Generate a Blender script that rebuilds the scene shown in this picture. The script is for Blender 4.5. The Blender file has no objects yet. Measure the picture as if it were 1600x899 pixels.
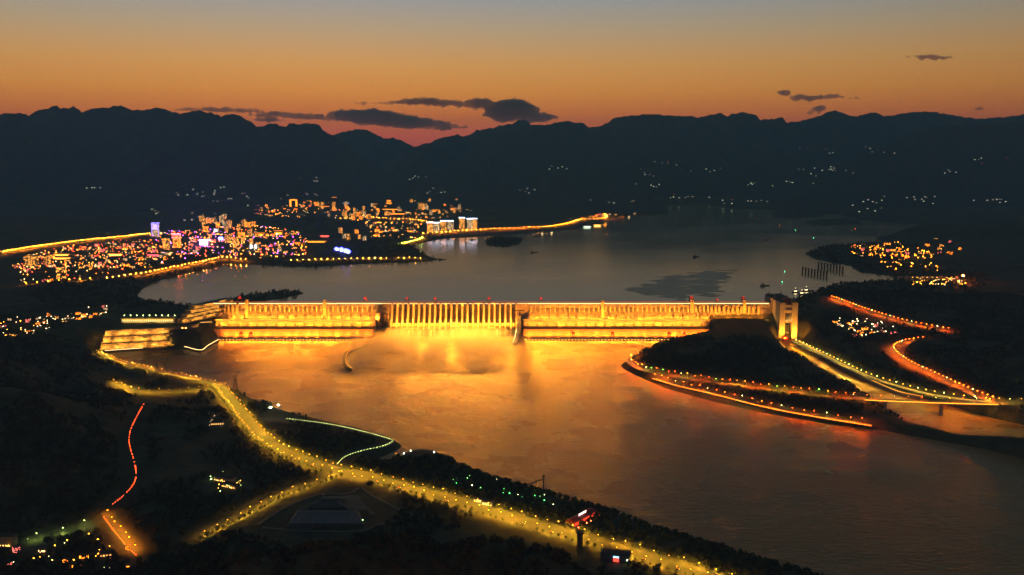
import bpy, math, random
import numpy as np
from mathutils import Vector, Matrix
rnd = random.Random(7)
R = math.radians
sc = bpy.context.scene
COL = sc.collection

# ------------------------------------------------------------------ camera
F, CX, CY, PITCH, ZC = 1420.0, 800.0, 449.5, R(8.0), 663.0      # focal length in photo pixels; metres above the tailwater
cd = bpy.data.cameras.new('camera'); cam = bpy.data.objects.new('camera', cd); COL.objects.link(cam); sc.camera = cam
cd.lens = 36.0 * F / 1600.0; cd.sensor_width = 36.0; cd.clip_start = 1.0; cd.clip_end = 90000.0
cam.location = (0, 0, ZC); cam.rotation_euler = (R(90) - PITCH, 0, 0)

# ------------------------------------------------------------------ sky, sun, exposure
SUN_AZ, SUN_EL = -12.0, 0.4                                        # degrees right of +Y, the sun has gone behind the range
w = bpy.data.worlds.new('World'); sc.world = w; w.use_nodes = True
nt = w.node_tree; N = nt.nodes; L = nt.links
bg = N['Background']; bg.inputs[1].default_value = 1.0
sky = N.new('ShaderNodeTexSky'); sky.sky_type = 'NISHITA'; sky.sun_disc = False
sky.sun_elevation = R(SUN_EL); sky.sun_rotation = R(SUN_AZ); sky.air_density = 1.2; sky.dust_density = 2.0; sky.ozone_density = 2.5
def lin(r, g, b):
    f = lambda c: (c / 255 / 12.92) if c <= 10 else ((c / 255 + .055) / 1.055) ** 2.4
    return (f(r), f(g), f(b), 1)
tc = N.new('ShaderNodeTexCoord'); sp = N.new('ShaderNodeSeparateXYZ'); L.new(tc.outputs['Generated'], sp.inputs[0])
def mth(op, a, b=None, c=None, nodes=None, links=None):
    nodes = nodes or N; links = links or L
    m = nodes.new('ShaderNodeMath'); m.operation = op
    for i, v in enumerate((a, b, c)):
        if v is None: continue
        if isinstance(v, (int, float)): m.inputs[i].default_value = v
        else: links.new(v, m.inputs[i])
    return m.outputs[0]
def mapr(v, a, b, c, d, nodes, links):
    m = nodes.new('ShaderNodeMapRange'); links.new(v, m.inputs[0])
    for i, x in enumerate((a, b, c, d)): m.inputs[i + 1].default_value = x
    return m.outputs[0]
el = mth('MULTIPLY', mth('ARCSINE', sp.outputs['Z']), 180 / math.pi / 90)
ramp = N.new('ShaderNodeValToRGB'); L.new(el, ramp.inputs[0])
stops = [(0, (196, 84, 76)), (1.5, (238, 104, 80)), (2.7, (244, 132, 58)), (4.2, (240, 156, 64)), (5.8, (224, 163, 88)), (7.8, (186, 163, 128)),
         (10, (144, 155, 162)), (16, (72, 88, 94)), (35, (46, 68, 78)), (90, (38, 60, 72))]
cr = ramp.color_ramp
while len(cr.elements) < len(stops): cr.elements.new(0.5)
for e, (p, c) in zip(cr.elements, stops): e.position = p / 90; e.color = lin(*c)
# afterglow is strongest round the place where the sun went down
sd = N.new('ShaderNodeVectorMath'); sd.operation = 'DOT_PRODUCT'; L.new(tc.outputs['Generated'], sd.inputs[0])
sd.inputs[1].default_value = (math.sin(R(SUN_AZ)), math.cos(R(SUN_AZ)), 0)
az = mapr(sd.outputs['Value'], -1, 1, 0.85, 1.10, N, L)
az2 = mapr(sd.outputs['Value'], 0.68, 1, 0.66, 1.0, N, L)
mulv = N.new('ShaderNodeVectorMath'); mulv.operation = 'SCALE'; L.new(ramp.outputs[0], mulv.inputs[0]); L.new(mth('MULTIPLY', az, az2), mulv.inputs['Scale'])
nsc = N.new('ShaderNodeVectorMath'); nsc.operation = 'SCALE'; L.new(sky.outputs[0], nsc.inputs[0]); nsc.inputs['Scale'].default_value = 0.03
add = N.new('ShaderNodeVectorMath'); add.operation = 'ADD'; L.new(mulv.outputs[0], add.inputs[0]); L.new(nsc.outputs[0], add.inputs[1])
L.new(add.outputs[0], bg.inputs[0])
sl = bpy.data.lights.new('sun', 'SUN'); sl.energy = 0.5; sl.angle = R(2); sl.color = (1, .55, .3)
so = bpy.data.objects.new('sun', sl); COL.objects.link(so)
so.rotation_euler = (R(90 - SUN_EL), 0, R(180 - SUN_AZ))
vs = sc.view_settings; vs.view_transform = 'Standard'; vs.look = 'None'; vs.exposure = 0.0; vs.gamma = 1.0; vs.use_curve_mapping = False
cy = sc.cycles
HAZE = 4.5e-5
sc.render.engine = 'CYCLES'
cy.use_denoising = True; cy.denoiser = 'OPENIMAGEDENOISE'; cy.denoising_input_passes = 'RGB_ALBEDO_NORMAL'
cy.max_bounces = 5; cy.diffuse_bounces = 2; cy.glossy_bounces = 3; cy.transmission_bounces = 2; cy.volume_bounces = 2; cy.transparent_max_bounces = 4
cy.sample_clamp_indirect = 4.0; cy.sample_clamp_direct = 0.0; cy.use_light_tree = True; cy.caustics_reflective = False; cy.caustics_refractive = False
cy.volume_step_rate = 4.0; cy.volume_max_steps = 64

# ------------------------------------------------------------------ helpers
def at(px, py, z=0.0):
    """the point on the level z that the photograph shows at pixel (px, py)"""
    a = PITCH + math.atan((py - CY) / F); y = (ZC - z) / math.tan(a)
    d = y * math.cos(PITCH) + (ZC - z) * math.sin(PITCH)
    return ((px - CX) * d / F, y, z)
def atY(px, py, y):
    """the point at the distance y that the photograph shows at pixel (px, py)"""
    a = PITCH + math.atan((py - CY) / F); z = ZC - y * math.tan(a)
    d = y * math.cos(PITCH) + (ZC - z) * math.sin(PITCH)
    return ((px - CX) * d / F, y, z)
def X(px, y, z):
    return (px - CX) * (y * math.cos(PITCH) + (ZC - z) * math.sin(PITCH)) / F

def mat(name, col, rough=.85, var=0.0, scale=0.05, col2=None, bump=0.0, metal=0.0, spec=.3):
    m = bpy.data.materials.new(name); m.use_nodes = True
    n, l = m.node_tree.nodes, m.node_tree.links; b = n['Principled BSDF']
    b.inputs['Base Color'].default_value = (*col, 1); b.inputs['Roughness'].default_value = rough
    b.inputs['Metallic'].default_value = metal; b.inputs['Specular IOR Level'].default_value = spec
    if var or col2 or bump:
        t = n.new('ShaderNodeTexCoord'); z = n.new('ShaderNodeTexNoise'); l.new(t.outputs['Object'], z.inputs['Vector'])
        z.inputs['Scale'].default_value = scale; z.inputs['Detail'].default_value = 6; z.inputs['Roughness'].default_value = .65
        c2 = col2 or tuple(c * (1 - var) for c in col)
        r = n.new('ShaderNodeValToRGB'); l.new(z.outputs['Fac'], r.inputs[0])
        r.color_ramp.elements[0].position = .35; r.color_ramp.elements[1].position = .68
        r.color_ramp.elements[0].color = (*c2, 1); r.color_ramp.elements[1].color = (*col, 1); l.new(r.outputs[0], b.inputs['Base Color'])
        if bump:
            bp = n.new('ShaderNodeBump'); bp.inputs['Strength'].default_value = .8; bp.inputs['Distance'].default_value = bump
            l.new(z.outputs['Fac'], bp.inputs['Height']); l.new(bp.outputs[0], b.inputs['Normal'])
    return m
def emis(name, col, s, sampling='AUTO'):
    m = bpy.data.materials.new(name); m.use_nodes = True
    n, l = m.node_tree.nodes, m.node_tree.links; n.remove(n['Principled BSDF'])
    e = n.new('ShaderNodeEmission'); e.inputs[0].default_value = (*col, 1); e.inputs[1].default_value = s
    l.new(e.outputs[0], n['Material Output'].inputs[0]); m.cycles.emission_sampling = sampling
    return m

class MB:
    """collects shapes; build() links them as one mesh object"""
    def __init__(s): s.v = []; s.f = []; s.m = []
    def poly(s, pts, faces, m=0):
        o = len(s.v); s.v += [tuple(p) for p in pts]; s.f += [tuple(i + o for i in f) for f in faces]; s.m += [m] * len(faces); return s
    def box(s, c, d, rz=0, m=0, top=1.0):
        x, y, z = c; a, b, h = d[0] / 2, d[1] / 2, d[2]; co, si = math.cos(rz), math.sin(rz); P = []
        for k, t in ((0, 1), (h, top)):
            for i, j in ((-1, -1), (1, -1), (1, 1), (-1, 1)):
                u, v = i * a * t, j * b * t; P.append((x + u * co - v * si, y + u * si + v * co, z + k))
        return s.poly(P, [(3, 2, 1, 0), (4, 5, 6, 7), (0, 1, 5, 4), (1, 2, 6, 5), (2, 3, 7, 6), (3, 0, 4, 7)], m)
    def prof(s, pts, x0, x1, m=0):
        """closed (y,z) outline extruded along x"""
        n = len(pts); P = [(x0, y, z) for y, z in pts] + [(x1, y, z) for y, z in pts]
        A = sum(pts[i][0] * pts[(i + 1) % n][1] - pts[(i + 1) % n][0] * pts[i][1] for i in range(n))
        fs = [(i, (i + 1) % n, (i + 1) % n + n, i + n) for i in range(n)] + [tuple(range(n - 1, -1, -1)), tuple(range(n, 2 * n))]
        if A > 0: fs = [f[::-1] for f in fs]
        return s.poly(P, [f[::-1] for f in fs], m)
    def prism(s, pts, z0, z1, m=0, top=None):
        n = len(pts); t = top or pts; P = [(x, y, z0) for x, y in pts] + [(x, y, z1) for x, y in t]
        A = sum(pts[i][0] * pts[(i + 1) % n][1] - pts[(i + 1) % n][0] * pts[i][1] for i in range(n))
        fs = [(i, (i + 1) % n, (i + 1) % n + n, i + n) for i in range(n)] + [tuple(range(n - 1, -1, -1)), tuple(range(n, 2 * n))]
        if A < 0: fs = [f[::-1] for f in fs]
        return s.poly(P, fs, m)
    def bar(s, a, b, r, r2=None, n=4, m=0):
        a = Vector(a); b = Vector(b); d = (b - a); r2 = r if r2 is None else r2
        u = d.orthogonal().normalized(); v = d.normalized().cross(u); P = []
        for p, q in ((a, r), (b, r2)):
            for i in range(n):
                t = 2 * math.pi * (i + .5) / n; P.append(p + (u * math.cos(t) + v * math.sin(t)) * q)
        fs = [(i, (i + 1) % n, (i + 1) % n + n, i + n) for i in range(n)] + [tuple(range(n - 1, -1, -1)), tuple(range(n, 2 * n))]
        return s.poly(P, fs, m)
    def strip(s, pts, w0, w1, dz=0.0, thick=0.0, m=0):
        """a band along a 3-D path between the sideways offsets w0 and w1; thick > 0 gives it sides"""
        P = []; n = len(pts)
        for i, p in enumerate(pts):
            a = pts[max(i - 1, 0)]; b = pts[min(i + 1, n - 1)]; tx, ty = b[0] - a[0], b[1] - a[1]; l = math.hypot(tx, ty) or 1; nx, ny = ty / l, -tx / l
            for q in (w0, w1): P.append((p[0] + nx * q, p[1] + ny * q, p[2] + dz))
        fs = [(2 * i, 2 * i + 1, 2 * i + 3, 2 * i + 2) for i in range(n - 1)]
        if thick:
            k = len(P); P += [(x, y, z - thick) for x, y, z in P]
            fs += [(2 * i + 2, 2 * i + 2 + k, 2 * i + k, 2 * i) for i in range(n - 1)] + [(2 * i + 1, 2 * i + 1 + k, 2 * i + 3 + k, 2 * i + 3) for i in range(n - 1)]
            fs += [(2 * i + k, 2 * i + 2 + k, 2 * i + 3 + k, 2 * i + 1 + k) for i in range(n - 1)]
            fs += [(0, k, k + 1, 1), (2 * n - 1, 2 * n - 1 + k, 2 * n - 2 + k, 2 * n - 2)]
        return s.poly(P, fs, m)
    def mesh(s, name, mats):
        me = bpy.data.meshes.new(name); me.from_pydata(s.v, [], s.f)
        for m in (mats if isinstance(mats, (list, tuple)) else [mats]): me.materials.append(m)
        if any(s.m): me.polygons.foreach_set('material_index', s.m)
        me.update(); return me
    def build(s, name, mats, parent=None, loc=(0, 0, 0)):
        return link(name, s.mesh(name, mats), parent, loc)
def link(name, me, parent=None, loc=(0, 0, 0), rz=0, scale=None):
    o = bpy.data.objects.new(name, me); COL.objects.link(o); o.location = loc; o.rotation_euler = (0, 0, rz)
    if scale is not None: o.scale = scale if isinstance(scale, (tuple, list)) else (scale,) * 3
    if parent: o.parent = parent
    return o
def tag(o, label, cat, group=None, kind=None):
    if label: o['label'] = label
    if cat: o['category'] = cat
    if group: o['group'] = group
    if kind: o['kind'] = kind
    return o
def struct(o, label=None): o['kind'] = 'structure'; o['label'] = label or o.name; return o
def thing(name, label, cat, loc=(0, 0, 0), rz=0, group=None, scale=None):
    return tag(link(name, None, None, loc, rz, scale), label, cat, group)
def np_mesh(name, V, Fq, mats, smooth=False):
    me = bpy.data.meshes.new(name); V = np.asarray(V, np.float32); Fq = np.asarray(Fq, np.int32); k = Fq.shape[1]
    me.vertices.add(len(V)); me.vertices.foreach_set('co', V.ravel())
    me.loops.add(Fq.size); me.loops.foreach_set('vertex_index', Fq.ravel())
    me.polygons.add(len(Fq)); me.polygons.foreach_set('loop_start', np.arange(0, Fq.size, k, dtype=np.int32))
    if smooth: me.polygons.foreach_set('use_smooth', np.ones(len(Fq), bool))
    for m in (mats if isinstance(mats, (list, tuple)) else [mats]): me.materials.append(m)
    me.update(calc_edges=True); return me
def resample(pts, step):
    out = [pts[0]]; acc = 0.0
    for a, b in zip(pts, pts[1:]):
        d = math.dist(a[:2], b[:2]); t = step - acc
        while t <= d:
            k = t / d; out.append(tuple(a[i] + (b[i] - a[i]) * k for i in range(3))); t += step
        acc = d - (t - step)
    return out
def smooth_path(pts, step=12.0):
    """Catmull-Rom through the points, evenly resampled"""
    P = [Vector(p) for p in pts]; P = [P[0] * 2 - P[1]] + P + [P[-1] * 2 - P[-2]]; o = []
    for i in range(1, len(P) - 2):
        for k in range(8):
            t = k / 8; a, b, c, d = P[i - 1], P[i], P[i + 1], P[i + 2]
            o.append(tuple(.5 * ((2 * b) + (c - a) * t + (2 * a - 5 * b + 4 * c - d) * t * t + (3 * b - a - 3 * c + d) * t ** 3)))
    o.append(tuple(P[-2])); return resample(o, step)
def ppath(px, z=None, step=12.0):
    return smooth_path([at(p[0], p[1], p[2] if len(p) > 2 else z) for p in px], step)

# numpy value noise
_T = np.random.RandomState(3).rand(512, 512).astype(np.float32)
def vnoise(x, y):
    xi = np.floor(x).astype(int); yi = np.floor(y).astype(int); fx = x - xi; fy = y - yi
    fx = fx * fx * (3 - 2 * fx); fy = fy * fy * (3 - 2 * fy); g = lambda a, b: _T[a % 512, b % 512]
    return (g(xi, yi) * (1 - fx) + g(xi + 1, yi) * fx) * (1 - fy) + (g(xi, yi + 1) * (1 - fx) + g(xi + 1, yi + 1) * fx) * fy
def fbm(x, y, o=5):
    s = 0; a = .5
    for i in range(o): s = s + a * vnoise(x + 17 * i, y + 31 * i); x = x * 2.03; y = y * 2.03; a *= .5
    return s
def sstep(a, b, v): t = np.clip((v - a) / (b - a), 0, 1); return t * t * (3 - 2 * t)

# ------------------------------------------------------------------ materials
M = {}
M['land'] = mat('land', (.10, .105, .048), .95, col2=(.04, .044, .022), scale=.02, bump=4.0)
M['rock'] = mat('mountain_forest', (.040, .052, .040), .95, col2=(.022, .030, .026), scale=.004, bump=25.0)
M['asphalt'] = mat('asphalt', (.075, .07, .062), .8, var=.3, scale=.2)
M['paving'] = mat('paving', (.22, .20, .16), .8, var=.3, scale=.15)
M['kerb'] = mat('kerb_stone', (.32, .30, .26), .8, var=.2, scale=.3)
M['paint'] = mat('road_paint', (.7, .7, .66), .6)
M['concrete'] = mat('dam_concrete', (.40, .37, .32), .9, col2=(.17, .15, .125), scale=.07, bump=.3)
M['concrete2'] = mat('plant_concrete', (.46, .42, .36), .85, col2=(.32, .29, .25), scale=.05)
M['pale'] = mat('brightened_concrete', (.62, .58, .52), .85, var=.2, scale=.1)  # piers and posts painted paler so the ribs look more brightly lit
M['chute'] = mat('shaded_chute_concrete', (.13, .11, .09), .6, col2=(.06, .05, .04), scale=.12)  # chutes painted darker to deepen the shade between the ribs
M['darkcon'] = mat('stained_concrete', (.16, .13, .10), .9, var=.5, scale=.1)
M['steel'] = mat('painted_steel', (.10, .10, .10), .5, metal=.6)
M['redsteel'] = mat('red_crane_paint', (.42, .05, .03), .5, var=.3, scale=.4)
M['roof'] = mat('roofing', (.10, .09, .08), .8, var=.4, scale=.2)
M['wall'] = mat('building_wall', (.30, .28, .25), .85, var=.25, scale=.1)
M['wall2'] = mat('building_wall_tan', (.34, .27, .19), .85, var=.25, scale=.1)
M['wall3'] = mat('building_wall_grey', (.20, .20, .21), .85, var=.25, scale=.1)
M['glass'] = mat('dark_glass', (.02, .025, .03), .12, spec=.6)
M['bark'] = mat('bark', (.06, .045, .03), .95)
M['stone'] = mat('retaining_stone', (.42, .36, .26), .9, col2=(.12, .10, .06), scale=.16, bump=.8)
M['hull'] = mat('boat_hull', (.10, .10, .11), .5)
def leafmat(name, a, b):
    m = mat(name, a, .8, col2=b, scale=.25, spec=.2); return m
M['leaf'] = leafmat('leaves', (.13, .16, .04), (.06, .085, .022))
M['leaf_dark'] = leafmat('woodland_leaves', (.085, .10, .038), (.03, .04, .016))
WARM, AMBER, REDO, COOL, GREEN = (1, .46, .03), (1, .25, .010), (1, .075, .003), (.82, 1, .28), (.2, 1, .1)
LAMP = {}; DOWN = {}        # the glowing bowl of a street lamp, and the lamp glass that lights the road under it
for k, c, s, d in (('warm', WARM, 16, 5200), ('amber', AMBER, 40, 5200), ('red', REDO, 60, 6500), ('cool', COOL, 26, 1100), ('green', GREEN, 30, 900)):
    LAMP[k] = emis('lamp_bowl_' + k, c, s); DOWN[k] = emis('lamp_glass_' + k, c, d, 'FRONT')
# ------------------------------------------------------------------ the lie of the land
Y0, ZCREST, ZRES = 3456.0, 117.0, 85.0
DX = lambda px: X(px, Y0, ZCREST)
XL, XS0, XS1, XR, XE = DX(333), DX(611), DX(809), DX(1104), DX(1200)
TAIL = [(345,532),(330,541),(318,549),(300,546),(165,546),(150,550),(170,560),(200,572),(260,586),(342,600),(352,603),(370,612),(400,627),(440,642),(500,656),(560,669),(612,685),(628,696),(622,703),(590,717),(598,724),(625,712),(655,706),(690,713),(760,744),(840,768),(900,785),(960,801),(1040,832),(1100,851),(1180,876),(1260,899),(1500,975),(2300,1150),(2300,800),(1700,737),(1600,717),(1540,702),(1450,686),(1375,672),(1300,664),(1200,647),(1100,624),(1040,607),(1005,592),(975,577),(970,571),(985,559),(1012,547),(1060,536),(1100,530)]
CHAN = [(1216,530),(1249,529),(1272,548),(1335,582),(1400,612),(1440,622),(1480,632),(1530,648),(1600,664),(1800,700),(1800,732),(1600,695),(1500,682),(1420,661),(1395,650),(1375,635),(1340,614),(1300,590),(1260,565),(1228,545)]
RES = [(300,478),(230,470),(212,462),(222,452),(240,441),(290,428),(335,418),(352,413),(395,414),(480,418),(560,413),(640,410),(672,409),(686,406),(668,400),(645,388),(655,381),(695,373),(745,370),(790,368),(840,363),(900,358),(938,352),(960,340),(1000,331),(1018,324),(1060,319),(1100,318),(1140,325),(1200,328),(1290,330),(1340,344),(1450,353),(1570,351),(1575,353),(1500,356),(1440,362),(1370,370),(1368,375),(1390,379),(1395,381),(1340,382),(1285,387),(1258,396),(1275,406),(1330,416),(1345,426),(1400,432),(1398,438),(1350,441),(1300,447),(1268,458),(1235,470),(1205,480)]
ISLES = [[(757,377),(775,371),(800,370),(816,374),(812,381),(790,386),(765,384)], [(1203,334),(1215,331),(1240,333),(1262,332),(1287,334),(1284,339),(1240,342),(1210,340)],
         [(1256,348),(1270,345),(1300,344),(1345,344),(1345,351),(1310,352),(1270,351)], [(345,474),(372,463),(430,456),(468,455),(474,459),(445,466),(400,472),(360,478)],
         [(1083,400),(1087,399),(1090,402),(1085,404)]]
tailp = [at(x, y)[:2] for x, y in TAIL] + [(XR - 20, Y0 - 60), (XL + 40, Y0 - 60)]
chanp = [at(x, y)[:2] for x, y in CHAN]
resp = [at(x, y, ZRES)[:2] for x, y in RES] + [(XE + 5, Y0 + 6), (XL + 5, Y0 + 6)]
islep = [[at(x, y, ZRES)[:2] for x, y in i] for i in ISLES]
def sdf(poly, x, y):
    """signed distance to a polygon, negative inside"""
    d = np.full(x.shape, 1e18); ins = np.zeros(x.shape, bool); n = len(poly)
    for i in range(n):
        ax, ay = poly[i]; bx, by = poly[(i + 1) % n]; ex, ey = bx - ax, by - ay; wx, wy = x - ax, y - ay
        t = np.clip((wx * ex + wy * ey) / (ex * ex + ey * ey + 1e-9), 0, 1)
        d = np.minimum(d, (wx - ex * t) ** 2 + (wy - ey * t) ** 2)
        ins ^= ((ay > y) != (by > y)) & (wx < (y - ay) * ex / (ey if abs(ey) > 1e-9 else 1e-9))
    return np.where(ins, -1, 1) * np.sqrt(d)
# roads: (key, width, lamp colour, lamp spacing, path in pixels with ground level)
ROADS = {
 'promenade': [(152,551,12),(190,567,12),(240,580,13),(300,592,14),(346,603,15)],
 'boulevard': [(343,606,15),(372,641,16),(408,684,16),(445,708,16),(490,725,16),(530,738,16),(600,753,16),(680,775,16),(760,798,16),(850,825,16),(930,848,16),(1010,872,16),(1095,897,16),(1180,925,16)],
 'terrace_road': [(180,599,30),(205,610,26),(235,614,22),(300,611,17),(344,606,15)],
 'avenue': [(527,744,16),(490,757,17),(440,775,18),(400,795,19),(350,820,20),(300,845,22)],
 'hill_road': [(226,632,48),(215,652,44),(205,675,40),(204,695,36),(213,728,32),(213,752,30),(196,774,28),(172,793,26)],
 'viaduct': [(165,808,24),(180,828,24),(200,852,24),(218,870,24)],
 'village_road': [(-20,858,22),(30,848,22),(80,838,22),(125,826,23),(163,813,24)],
 'embankment': [(430,653,8),(470,657,8),(520,664,8),(570,675,8),(612,687,8),(614,691,8),(600,698,8),(565,706,9),(540,715,12),(527,728,15)],
 'bank_road': [(986,559,12),(984,567,13),(1000,577,14),(1030,584,16),(1100,596,20),(1200,609,26),(1290,619,31),(1335,623,34)],
 'shore_road': [(1022,592,8),(1060,603,8),(1120,617,9),(1200,637,9),(1280,652,9),(1366,666,9)],
 'channel_road': [(1240,534,14),(1265,545,14),(1300,562,15),(1350,586,16),(1400,603,18),(1450,616,22),(1500,624,28),(1545,629,33)],
 'east_road': [(1562,631,34),(1600,631,34),(1700,634,36)],
 'slope_road': [(1298,467,108),(1330,479,100),(1380,496,88),(1430,509,80),(1490,520,74)],
 'bend_road': [(1440,532,66),(1410,537,62),(1394,546,58),(1402,558,54),(1425,573,48),(1462,590,42),(1512,613,36),(1556,630,34)],
}
CITYROADS = {
 'ring_road': [(-30,403,120),(40,390,118),(120,379,116),(180,373,114),(235,367,112)],
 'lake_road': [(165,438,100),(220,430,98),(270,420,97),(310,412,96),(346,404,96)],
 'west_road': [(40,446,104),(90,442,103),(145,438,101)],
 'quay': [(350,404,95),(375,407,93),(400,409,92)],
 'cape_walk': [(455,408,90),(520,406,90),(580,405,90),(640,404,90),(668,405,90)],
 'bay_walk': [(610,386,92),(630,381,92),(650,376,92),(662,371,93)],
 'bay_road': [(660,367,95),(700,364,95),(740,361,95),(800,358,95),(850,356,95),(880,352,95),(905,345,96),(930,344,96),(946,341,97),(940,334,98),(925,328,98)],
 'town_street': [(700,352,105),(640,345,106),(590,342,107),(560,338,108)],
}
RP = {k: ppath(v) for k, v in ROADS.items()}
RPC = {k: ppath(v, step=40) for k, v in CITYROADS.items()}
ctrl = [at(*p) for p in [
 (100,899,34),(-100,880,40),(0,800,60),(100,720,80),(-60,660,125),(60,650,105),(150,640,62),(0,560,135),(90,560,80),(-150,560,170),(60,520,95),(0,500,108),(130,500,82),(60,470,112),(170,455,104),
 (280,640,26),(330,680,22),(280,720,26),(330,780,22),(420,760,18),(520,800,18),(640,800,18),(560,840,22),(700,745,14),(800,780,14),(900,812,14),(480,690,12),(560,700,10),
 (200,530,66),(240,500,79),(290,506,79),(250,475,100),(330,470,112),(330,505,60),(330,535,20),
 (1130,520,40),(1160,505,60),(1190,520,52),(1206,540,14),(1255,533,14),(1150,560,38),(1100,575,26),(1250,590,40),(1300,610,34),(1200,625,14),(1300,640,12),(1380,655,10),(1340,630,20),
 (1300,540,70),(1360,570,60),(1280,500,95),(1350,520,92),(1260,475,110),(1330,455,100),(1450,480,110),(1550,500,118),(1600,540,110),(1700,520,150),(1550,570,80),(1650,590,80),(1480,600,50),(1600,650,14),(1500,690,4),(1420,668,6),(1350,600,35),
 (1480,440,96),(1600,440,105),(1420,400,98),(1340,395,96),(1500,380,104),(1600,400,125),(1700,430,150),(1450,365,105),(1600,365,115),
 (100,420,112),(200,400,106),(300,390,100),(60,390,118),(300,360,112),(400,370,104),(400,340,125),(200,350,132),(100,350,140),(0,360,150),(450,320,140),(600,320,125),(700,330,115),(560,370,98),(600,395,95),(420,400,94),(-200,400,170),
 (800,330,120),(860,335,115),(900,320,120),(760,345,105),(1000,318,110),(1100,312,120),(1250,320,115),(1400,330,115),(1550,335,118),(1700,345,140),(1300,300,140),(800,300,150),(300,310,170),(1600,300,170),(0,310,190),(600,290,170)]]
for P in list(RP.values()) + list(RPC.values()): ctrl += P[::3] + [P[-1]]
ctrl = np.array(ctrl)
# hills: pixel, level of the foot, height, half-lengths across and along the view
HILLS = [(265,458,92,42,70,120),(225,466,95,14,120,140),(490,352,110,75,330,500),(420,362,104,25,300,300),(600,390,92,42,240,330),(545,393,92,25,170,200),(640,398,90,26,140,220),
 (790,335,105,75,360,650),(860,330,105,60,300,550),(910,334,100,30,160,350),(400,460,86,10,120,120),(450,458,86,9,90,90),
 (1300,393,92,22,180,200),(1340,405,92,18,200,200),(1420,420,92,18,220,160),(1470,362,105,45,420,420),(1580,368,110,70,400,420),(1420,366,100,26,200,220),
 (1300,455,95,16,160,120),(1360,450,98,14,220,100),(1500,470,105,25,350,180),(1560,470,110,36,300,160),(1450,545,60,26,140,90),(1560,560,84,40,240,160),
 (40,640,90,60,170,130),(-60,590,130,70,260,200),(70,560,90,30,180,120),(120,690,60,34,140,90),(30,740,70,40,160,100),(230,655,40,14,60,60),(200,610,36,18,50,40),
 (290,660,22,14,140,90),(370,600,10,14,28,18),(1220,575,40,12,120,90),(1130,550,30,14,90,80),
 (60,455,108,24,220,140),(150,452,100,14,160,90),(40,430,106,18,200,160),
 (775,377,86,12,60,110),(1240,335,86,16,130,160),(1215,336,86,14,60,110),(1300,348,86,10,150,120)]
NEAR_HILL = [(-260,1165,62,210,105),(-130,1195,66,170,100),(20,1190,50,130,90),(-430,1120,52,200,120),(-620,1080,34,240,140),(60,1120,60,130,110)]
def H(x, y, roads=True):
    """ground level at the arrays x, y"""
    sh = x.shape; x = x.ravel().astype(float); y = y.ravel().astype(float); h = np.zeros(x.shape)
    for s in range(0, len(x), 40000):
        a, b = x[s:s+40000, None], y[s:s+40000, None]
        w_ = 1 / ((a - ctrl[:, 0]) ** 2 + (b - ctrl[:, 1]) ** 2 + (30 + .02 * b) ** 2) ** 1.6
        h[s:s+40000] = (w_ * ctrl[:, 2]).sum(1) / w_.sum(1)
    k = np.clip(y / 3000, .5, 3)
    h = h + (fbm(x / 190, y / 190) - .48) * 26 * k + sstep(9500, 16000, y) * 120 * fbm(x / 1500, y / 1500)
    h = np.where((x < -900) & (y < 3300), h + (fbm(x / 120 + 40, y / 120) - .4) * 40 * sstep(-900, -1300, x), h)
    for px, py, z, hh, rx, ry in HILLS:
        cx, cyy, _ = at(px, py, z); e = ((x - cx) / rx) ** 2 + ((y - cyy) / ry) ** 2
        h = h + hh * np.exp(-e * 1.4) * (.75 + .5 * fbm(x / 60 + px, y / 60))
    for cx, cyy, hh, rx, ry in NEAR_HILL:
        e = ((x - cx) / rx) ** 2 + ((y - cyy) / ry) ** 2; h = h + hh * np.exp(-e * 1.2) * (.8 + .4 * fbm(x / 50 + 9, y / 50))
    if roads:
        near = np.where(y < 4300)[0]; pts = np.array([p for P in RP.values() for p in P])
        for s in range(0, len(near), 20000):
            i = near[s:s+20000]; d = (x[i, None] - pts[:, 0]) ** 2 + (y[i, None] - pts[:, 1]) ** 2; j = d.argmin(1); d = np.sqrt(d[np.arange(len(i)), j])
            t = sstep(20, 62, d); h[i] = (pts[j, 2] - 1.2) * (1 - t) + h[i] * t
        far = np.where(y >= 4300)[0]; pts = np.array([p for P in RPC.values() for p in P])
        for s in range(0, len(far), 20000):
            i = far[s:s+20000]; d = (x[i, None] - pts[:, 0]) ** 2 + (y[i, None] - pts[:, 1]) ** 2; j = d.argmin(1); d = np.sqrt(d[np.arange(len(i)), j])
            t = sstep(40, 150, d); h[i] = (pts[j, 2] - 3) * (1 - t) + h[i] * t
    s1 = sdf(resp, x, y)
    for p in islep: s1 = np.maximum(s1, -sdf(p, x, y))
    h = np.where(s1 < 0, ZRES + np.maximum(s1 * .35, -14), ZRES + (np.maximum(h, np.where(y > Y0, ZRES + 3, -50)) - ZRES) * sstep(-8, 110, s1) + np.clip(s1, 0, 4) * .25)
    s0 = np.minimum(sdf(tailp, x, y), sdf(chanp, x, y))
    h = np.where(s0 < 0, np.minimum(np.maximum(s0 * .4, -12), h), np.minimum(h, np.maximum(h, 2.0) * sstep(-4, 46, s0) + np.clip(s0, 0, 4) * .3) if False else h * sstep(-4, 40, s0) + np.clip(s0, 0, 4) * .25)
    foot = (x > XL + 30) & (x < XE) & (y > Y0 - 118) & (y < Y0 + 2)
    h = np.where(foot & (x < XR + 6), -12, h)
    return h.reshape(sh), s0.reshape(sh), s1.reshape(sh)
NR, NCc, Yn, RR, TW = 540, 760, 860.0, 1.0063, .82
ys = Yn * RR ** np.arange(NR); ts = np.linspace(-TW, TW, NCc)
GY = np.repeat(ys[:, None], NCc, 1); GX = GY * ts[None, :]
GH, S0, S1 = H(GX, GY)
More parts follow.
